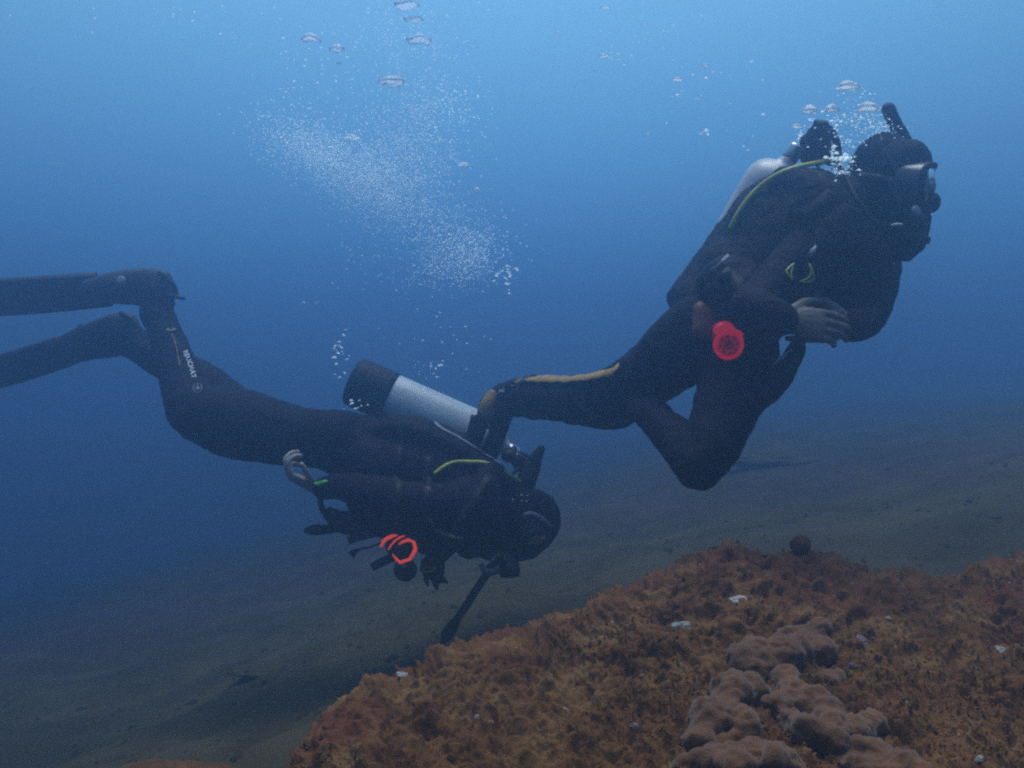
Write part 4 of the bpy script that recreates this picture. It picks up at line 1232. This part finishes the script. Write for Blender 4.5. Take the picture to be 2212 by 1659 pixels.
# hanging gauges and straps
LG = empty('gauge_console', P(730, 1130, 3.02), 'dark gauge console with a flat paddle end hanging behind the level divers belly', 'console')
mesh_obj('console_body', *lumpy(merge(chain([(712, 1110, 3.04, 16, .02), (735, 1125, 3.03, 25, .026), (765, 1130, 3.03, 26, .026), (800, 1130, 3.03, 22, .024)], 5, 14)), .004, 3, .005, 26, 12), M['rubber'], parent=LG)
mesh_obj('paddle', *lumpy(merge(chain([(662, 1146, 3.05, 7, .012), (675, 1145, 3.05, 12, .018), (700, 1144, 3.04, 11, .018), (730, 1140, 3.03, 10, .016)], 4, 12)), .003, 3, .001, 30, 13), M['rubber'], parent=LG)
mesh_obj('hose', *tube([P(735, 1068, 3.0), P(700, 1066, 3.02), P(692, 1080, 3.03), P(698, 1103, 3.03), P(716, 1126, 3.03)], .010, 6, 10), M['rubber'], parent=LG)
def hang(name, pts, w, label, m='rubber'):
    P3 = [P(*q) for q in pts]
    v, f = ribbon(P3, [Vector((.1, -1, .35))] * len(P3), w, .005)
    return mesh_obj(name, v, f, M[m], label=label, cat='strap', smooth=False)
hang('dangling_strap', [(752, 1168, 3.0), (770, 1162, 3.0), (800, 1154, 3.0), (835, 1146, 3.0)], [.028, .024, .026, .024], 'wide dark strap dangling left above the orange rimmed regulator')
hang('dangling_strap', [(758, 1200, 2.99), (766, 1192, 2.99), (776, 1187, 2.99), (800, 1182, 2.99), (826, 1172, 2.98), (842, 1165, 2.98)], [.026, .016, .007, .005, .005, .006], 'thin dark strap with a knotted end dangling left of the orange rim')
hang('dangling_strap', [(803, 1226, 2.97), (822, 1216, 2.97), (850, 1203, 2.96), (872, 1190, 2.96)], [.026, .028, .028, .026], 'stubby dark strap slanting down below the orange rimmed regulator')
RL = empty('strap_reel', P(876, 1232, 2.94), 'round dark reel hanging under the orange rimmed regulator', 'reel')
mesh_obj('drum', *lathe(P(876, 1231, 2.95), (.1, -1, .2), [(-.02, .030), (-.014, .037), (0, .037), (.004, .030), (.014, .030), (.018, .037), (.024, .035), (.026, .012)], 26), M['rubber'], parent=RL)
mesh_obj('hub', *lathe(P(872, 1222, 2.915), (.1, -1, .2), [(0, .008), (.004, .007), (.006, .003)], 12), M['dull_print'], parent=RL)
mesh_obj('lanyard', *tube([P(878, 1215, 2.95), P(888, 1195, 2.98), P(905, 1165, 2.98)], .004, 4, 8), M['rubber'], parent=RL)
CG = empty('clip_bundle', P(932, 1238, 2.97), 'jagged bundle of black clips with a pale crescent hanging under the level divers chest', 'clips')
cl = merge(chain([(920, 1216, 2.98, 11, .014), (938, 1208, 2.98, 13, .014), (955, 1205, 2.98, 10, .012)], 4, 10), chain([(918, 1226, 2.97, 14, .016), (938, 1240, 2.97, 16, .016), (950, 1252, 2.97, 12, .012)], 4, 10),
           chain([(944, 1240, 2.97, 10), (957, 1252, 2.96, 8), (964, 1259, 2.96, 4)], 3, 8), chain([(938, 1244, 2.97, 9), (941, 1262, 2.96, 7), (944, 1272, 2.96, 4)], 3, 8), chain([(922, 1240, 2.97, 8), (921, 1254, 2.96, 5), (924, 1264, 2.96, 3)], 3, 8), chain([(950, 1212, 2.98, 9), (952, 1236, 2.97, 9)], 3, 8))
mesh_obj('clips', *lumpy(cl, .003, 2, .004, 50, 14), M['rubber'], parent=CG)
mesh_obj('crescent', *tube([P(911, 1230, 2.945), P(920, 1226, 2.94), P(932, 1226, 2.94), P(941, 1224, 2.945), P(934, 1233, 2.94), P(922, 1236, 2.94), P(913, 1234, 2.945)], .0022, 3, 6), M['yellow_plastic'], parent=CG)
mesh_obj('strap', *ribbon([P(958, 1208, 2.98), P(970, 1196, 2.99), P(990, 1178, 3.0)], [Vector((0, -1, .3))] * 3, .022, .004), M['rubber'], parent=CG)

# ================================================================== bubbles
def cap_bubble(px, py, w, h, Y, label, seed, m='bubble', group='large air bubbles', lobes=1, flat=0.55):
    """mushroom cap of air: domed top, ragged hollow underside"""
    bm = bmesh.new()
    bmesh.ops.create_icosphere(bm, subdivisions=4, radius=1.0)
    v = np.array([q.co[:] for q in bm.verts]); bm.verts.index_update()
    f = [tuple(q.index for q in t.verts) for t in bm.faces if t.calc_center_median().z > -0.38]     # open, hollow underside
    bm.free()
    rx = PR(w / 2.2, Y); rz = PR(h / 2.3, Y)
    n1 = fbm(v * 1.6 + seed, 3, seed=seed)[:, None]
    v = v * (1 + 0.42 * n1 + 0.10 * fbm(v * 4.5 + seed, 2, seed=seed + 5)[:, None])
    rr_ = np.minimum(1, np.hypot(v[:, 0], v[:, 1]))
    v[:, 2] = np.where(v[:, 2] > 0, 0.35 * v[:, 2] + 0.65 * (1 - rr_ ** 1.25) * np.maximum(.6, v[:, 2] + .3), v[:, 2])
    low = v[:, 2] < 0
    v[low, 2] *= flat
    v[:, 2] += np.where(low, 0.22 * fbm(v * 3.1 + seed, 2, seed=seed + 1), 0)
    if lobes > 1:
        v[:, 2] += 0.25 * np.cos(v[:, 0] * 3.0 * lobes / 2 + seed)
    v = v * [rx, rx * 0.8, rz] + np.array(P(px, py, Y))
    return mesh_obj('air_bubble', v, f, M[m], label=label, cat='bubble', group=group)
BUB = [
    (846, 178, 66, 32, 3.4, 'wide pale bubble shaped like a cap in the middle of the left bubble column', 'bubble', 1, .3),
    (672, 84, 44, 24, 3.5, 'bright double lobed bubble at the upper left of the bubble column', 'bubble', 2, .6),
    (727, 106, 36, 24, 3.5, 'clear ring like bubble just right of the double lobed bubble', 'bubble_clear', 1, .8),
    (733, 138, 14, 8, 3.5, 'small slanted bubble under the clear ring like bubble', 'bubble', 1, .6),
    (761, 297, 40, 14, 3.4, 'flat bright bubble above the left end of the fine bubble cloud', 'bubble', 2, .6),
    (1001, 356, 29, 12, 3.3, 'small white loaf shaped bubble right of the fine bubble cloud', 'bubble', 1, .6),
    (1030, 409, 18, 10, 3.3, 'dull small bubble below the white loaf shaped bubble', 'bubble_clear', 1, .7),
    (878, 12, 62, 18, 3.5, 'curved bubble cut by the top edge of the picture', 'bubble_clear', 2, .5),
    (893, 42, 46, 9, 3.5, 'thin faint bubble line just under the top edge', 'bubble_clear', 2, .7),
    (905, 86, 60, 22, 3.6, 'faint ragged bubble below the thin line near the top', 'bubble_clear', 3, .8),
    (634, 193, 14, 9, 3.5, 'dull oval bubble left of the wide cap bubble', 'bubble_clear', 1, .7),
    (886, 237, 18, 9, 3.5, 'small dim bubble right below the wide cap bubble', 'bubble_clear', 1, .7),
    (558, 346, 8, 6, 3.5, 'single tiny bubble far left of the bubble cloud', 'bubble', 1, .7),
    (683, 655, 11, 4, 3.3, 'right one of two tiny flat bubbles above the level divers thighs', 'bubble', 1, .7),
    (657, 654, 9, 4, 3.3, 'left one of two tiny flat bubbles above the level divers thighs', 'bubble', 1, .7),
    (1830, 188, 54, 32, 2.42, 'large shining bubble highest above the snorkel divers head', 'bubble', 1, .5),
    (1856, 189, 18, 10, 2.42, 'little bubble stuck to the right of the highest large bubble', 'bubble', 1, .6),
    (1749, 239, 34, 30, 2.42, 'round white bubble at the left of the row above the regulator', 'bubble', 1, .6),
    (1797, 237, 34, 28, 2.42, 'round white bubble in the middle of the row above the regulator', 'bubble', 1, .6),
    (1875, 233, 50, 28, 2.42, 'broad white bubble just left of the snorkel tip', 'bubble', 1, .6),
    (1902, 236, 16, 8, 2.42, 'tiny white bubble touching the snorkel tip', 'bubble', 1, .7),
    (1721, 273, 26, 12, 2.45, 'flat bubble left of the regulator knob', 'bubble', 2, .7),
    (1828, 267, 15, 9, 2.45, 'small round bubble between the regulator and the hood', 'bubble', 1, .7),
    (1462, 172, 28, 11, 2.9, 'bright flat bubble alone in the blue left of the snorkel divers bubbles', 'bubble', 1, .6),
    (1523, 142, 18, 10, 2.9, 'upper left one of a pair of small bubbles in the open blue', 'bubble_clear', 1, .7),
    (1540, 155, 14, 7, 2.9, 'lower right one of a pair of small bubbles in the open blue', 'bubble', 1, .7),
    (1510, 214, 11, 5, 2.9, 'tiny bubble below the pair in the open blue', 'bubble', 1, .7),
    (1523, 284, 18, 5, 2.9, 'flat tiny bubble in the short row left of the tank dome', 'bubble', 1, .7),
    (1616, 325, 10, 5, 2.8, 'tiny bright bubble just above left of the white tank dome', 'bubble', 1, .7),
    (1400, 290, 12, 6, 2.9, 'small dim slanting bubble in the blue between the two divers', 'bubble_clear', 1, .7),
    (1205, 72, 9, 7, 3.2, 'tiny pale bubble alone near the top middle', 'bubble', 1, .7),
    (1308, 16, 22, 7, 3.2, 'faint flat bubble at the top edge right of the middle', 'bubble_clear', 1, .7),
    (1392, 53, 14, 8, 3.2, 'small dim bubble near the top edge above the bright flat one', 'bubble_clear', 1, .7),
    (1305, 121, 26, 10, 3.2, 'faint ragged bubble in the small cluster top right of the middle', 'bubble_clear', 2, .7),
    (733, 739, 16, 4, 3.2, 'thin flat bubble above the black tank boot', 'bubble', 1, .7),
]
for i, (px, py, w, h, Y, lab, mk, lo, fl) in enumerate(BUB):
    cap_bubble(px, py, w, h, Y, lab, 100 + i * 7, mk, 'single air bubbles rising from the divers', lo, fl)

def fine_bubbles(name, label, clusters, m, sizes):
    """masses of tiny flattened bubbles nobody could count"""
    bv_ = np.array([(1, 0, -.25), (-1, 0, -.25), (0, 1, -.25), (0, -1, -.25), (.25, .1, .75), (-.25, -.1, .75)], dtype=float)
    bf_ = np.array([(0, 2, 4), (2, 1, 5), (1, 3, 5), (3, 0, 4), (4, 2, 5), (4, 5, 3)])
    VV, FF = [], []
    o = 0
    for (cx, cy, sx, sy, rot, Y, n, smin, smax) in clusters:
        a = RNG.normal(size=n) * sx; b = RNG.normal(size=n) * sy
        ca, sa = math.cos(math.radians(rot)), math.sin(math.radians(rot))
        X = cx + a * ca - b * sa; Yp = cy + a * sa + b * ca
        D = Y + RNG.normal(size=n) * 0.10
        s = smin + (smax - smin) * RNG.random(n) ** 3.2
        pos = np.stack([(X - 1106) / FPX * D, D, -(Yp - 829.5) / FPX * D], 1)
        keep = (fbm(pos * [6, 3, 6], 3, seed=77) + RNG.normal(size=n) * .16 > -0.02) | (s > smin + (smax - smin) * .6)
        keep &= pos[:, 2] < 1.66
        X, Yp, D, s = X[keep], Yp[keep], D[keep], s[keep]
        for x, y, d, q in zip(X, Yp, D, s):
            r = PR(q / 2, d)
            v = bv_ * [r * RNG.uniform(.9, 1.7), r, r * RNG.uniform(.7, 1.0)]
            t = RNG.normal() * .35
            v = np.stack([v[:, 0] * math.cos(t) - v[:, 2] * math.sin(t), v[:, 1], v[:, 0] * math.sin(t) + v[:, 2] * math.cos(t)], 1)
            VV.append(v + np.array(P(x, y, d)))
            FF.append(bf_ + o); o += 6
    mesh_obj(name, np.vstack(VV), np.vstack(FF), m, kind='stuff', label=label)
fine_bubbles('bubble_cloud', 'pale cloud of countless fine bubbles drifting up left of the middle', [
    (690, 330, 66.0, 29.1, 25, 3.5, 6263, 0.51, 3.22), (780, 385, 66.0, 40.3, 35, 3.45, 7933, 0.51, 3.04), (870, 330, 60.5, 56.0, 0, 3.5, 6263, 0.51, 3.79), (860, 430, 60.5, 40.3, 35, 3.4, 7098, 0.51, 2.85),
    (940, 490, 55.0, 44.8, 35, 3.4, 4071, 0.51, 3.04), (985, 555, 52.8, 26.9, 5, 3.35, 2442, 0.61, 3.41), (1040, 530, 33.0, 38.1, 40, 3.3, 1356, 0.71, 3.79), (1096, 596, 10, 14, 20, 3.3, 121, 2.23, 6.81), (930, 590, 55.0, 17.9, 0, 3.4, 678, 0.71, 3.79),
    (900, 240, 66.0, 40.3, 0, 3.5, 2713, 0.51, 3.98), (980, 225, 22, 22, 0, 3.5, 263, 0.89, 4.76), (880, 100, 50.6, 56.0, 0, 3.5, 1752, 0.51, 3.79), (700, 150, 70, 45, 0, 3.5, 243, 1.19, 5.67), (640, 280, 55.0, 44.8, 0, 3.5, 834, 0.61, 4.27), (960, 700, 60, 60, 0, 3.3, 121, 1.19, 4.54),
    (770, 570, 40, 30, 0, 3.4, 121, 1.19, 4.54), (600, 40, 240, 40, 0, 3.5, 182, 1.19, 5.67), (935, 790, 20, 14, 0, 3.2, 28, 2.97, 6.81), (735, 765, 10, 22, 0, 3.2, 52, 3.72, 9.07), (780, 880, 16, 10, 0, 3.15, 12, 4.47, 9.07)], M['bubble_fine'], None)
fine_bubbles('bubble_burst', 'burst of small bubbles round the regulator and hood of the snorkel diver', [
    (1812, 348, 16, 14, 0, 2.36, 150, 2.5, 16), (1820, 372, 20, 8, 0, 2.38, 60, 2, 12), (1772, 284, 30, 18, 0, 2.62, 160, 2, 10), (1880, 268, 34, 20, 30, 2.46, 900, .8, 4.5), (1925, 278, 14, 8, 0, 2.46, 260, 1, 5), (1820, 300, 36, 26, 0, 2.42, 220, 1, 7),
    (1740, 300, 16, 20, 0, 2.62, 50, 2, 8), (1545, 245, 60, 60, 0, 2.8, 70, 1.2, 7), (1530, 285, 24, 4, 0, 2.8, 14, 2, 8), (1860, 205, 22, 14, 0, 2.42, 40, 1, 6), (1310, 120, 26, 16, 0, 3.1, 70, 1, 5), (1400, 60, 60, 40, 0, 3.1, 40, 1, 5), (1440, 120, 30, 50, 0, 3.0, 30, 1, 4), (1110, 1075, 20, 8, 20, 2.98, 9, 3, 6), (2000, 500, 40, 60, 0, 2.2, 6, 1, 3)], M['bubble_fine'], None)
# suspended specks drifting in the water
fine_bubbles('drifting_specks', 'faint specks drifting through the open water', [
    (1106, 830, 700, 480, 0, 1.6, 90, .6, 2.2), (1106, 700, 700, 380, 0, 3.0, 160, .6, 2.0), (2100, 600, 20, 20, 0, 1.3, 4, 3, 6)], M['tuft'], None)
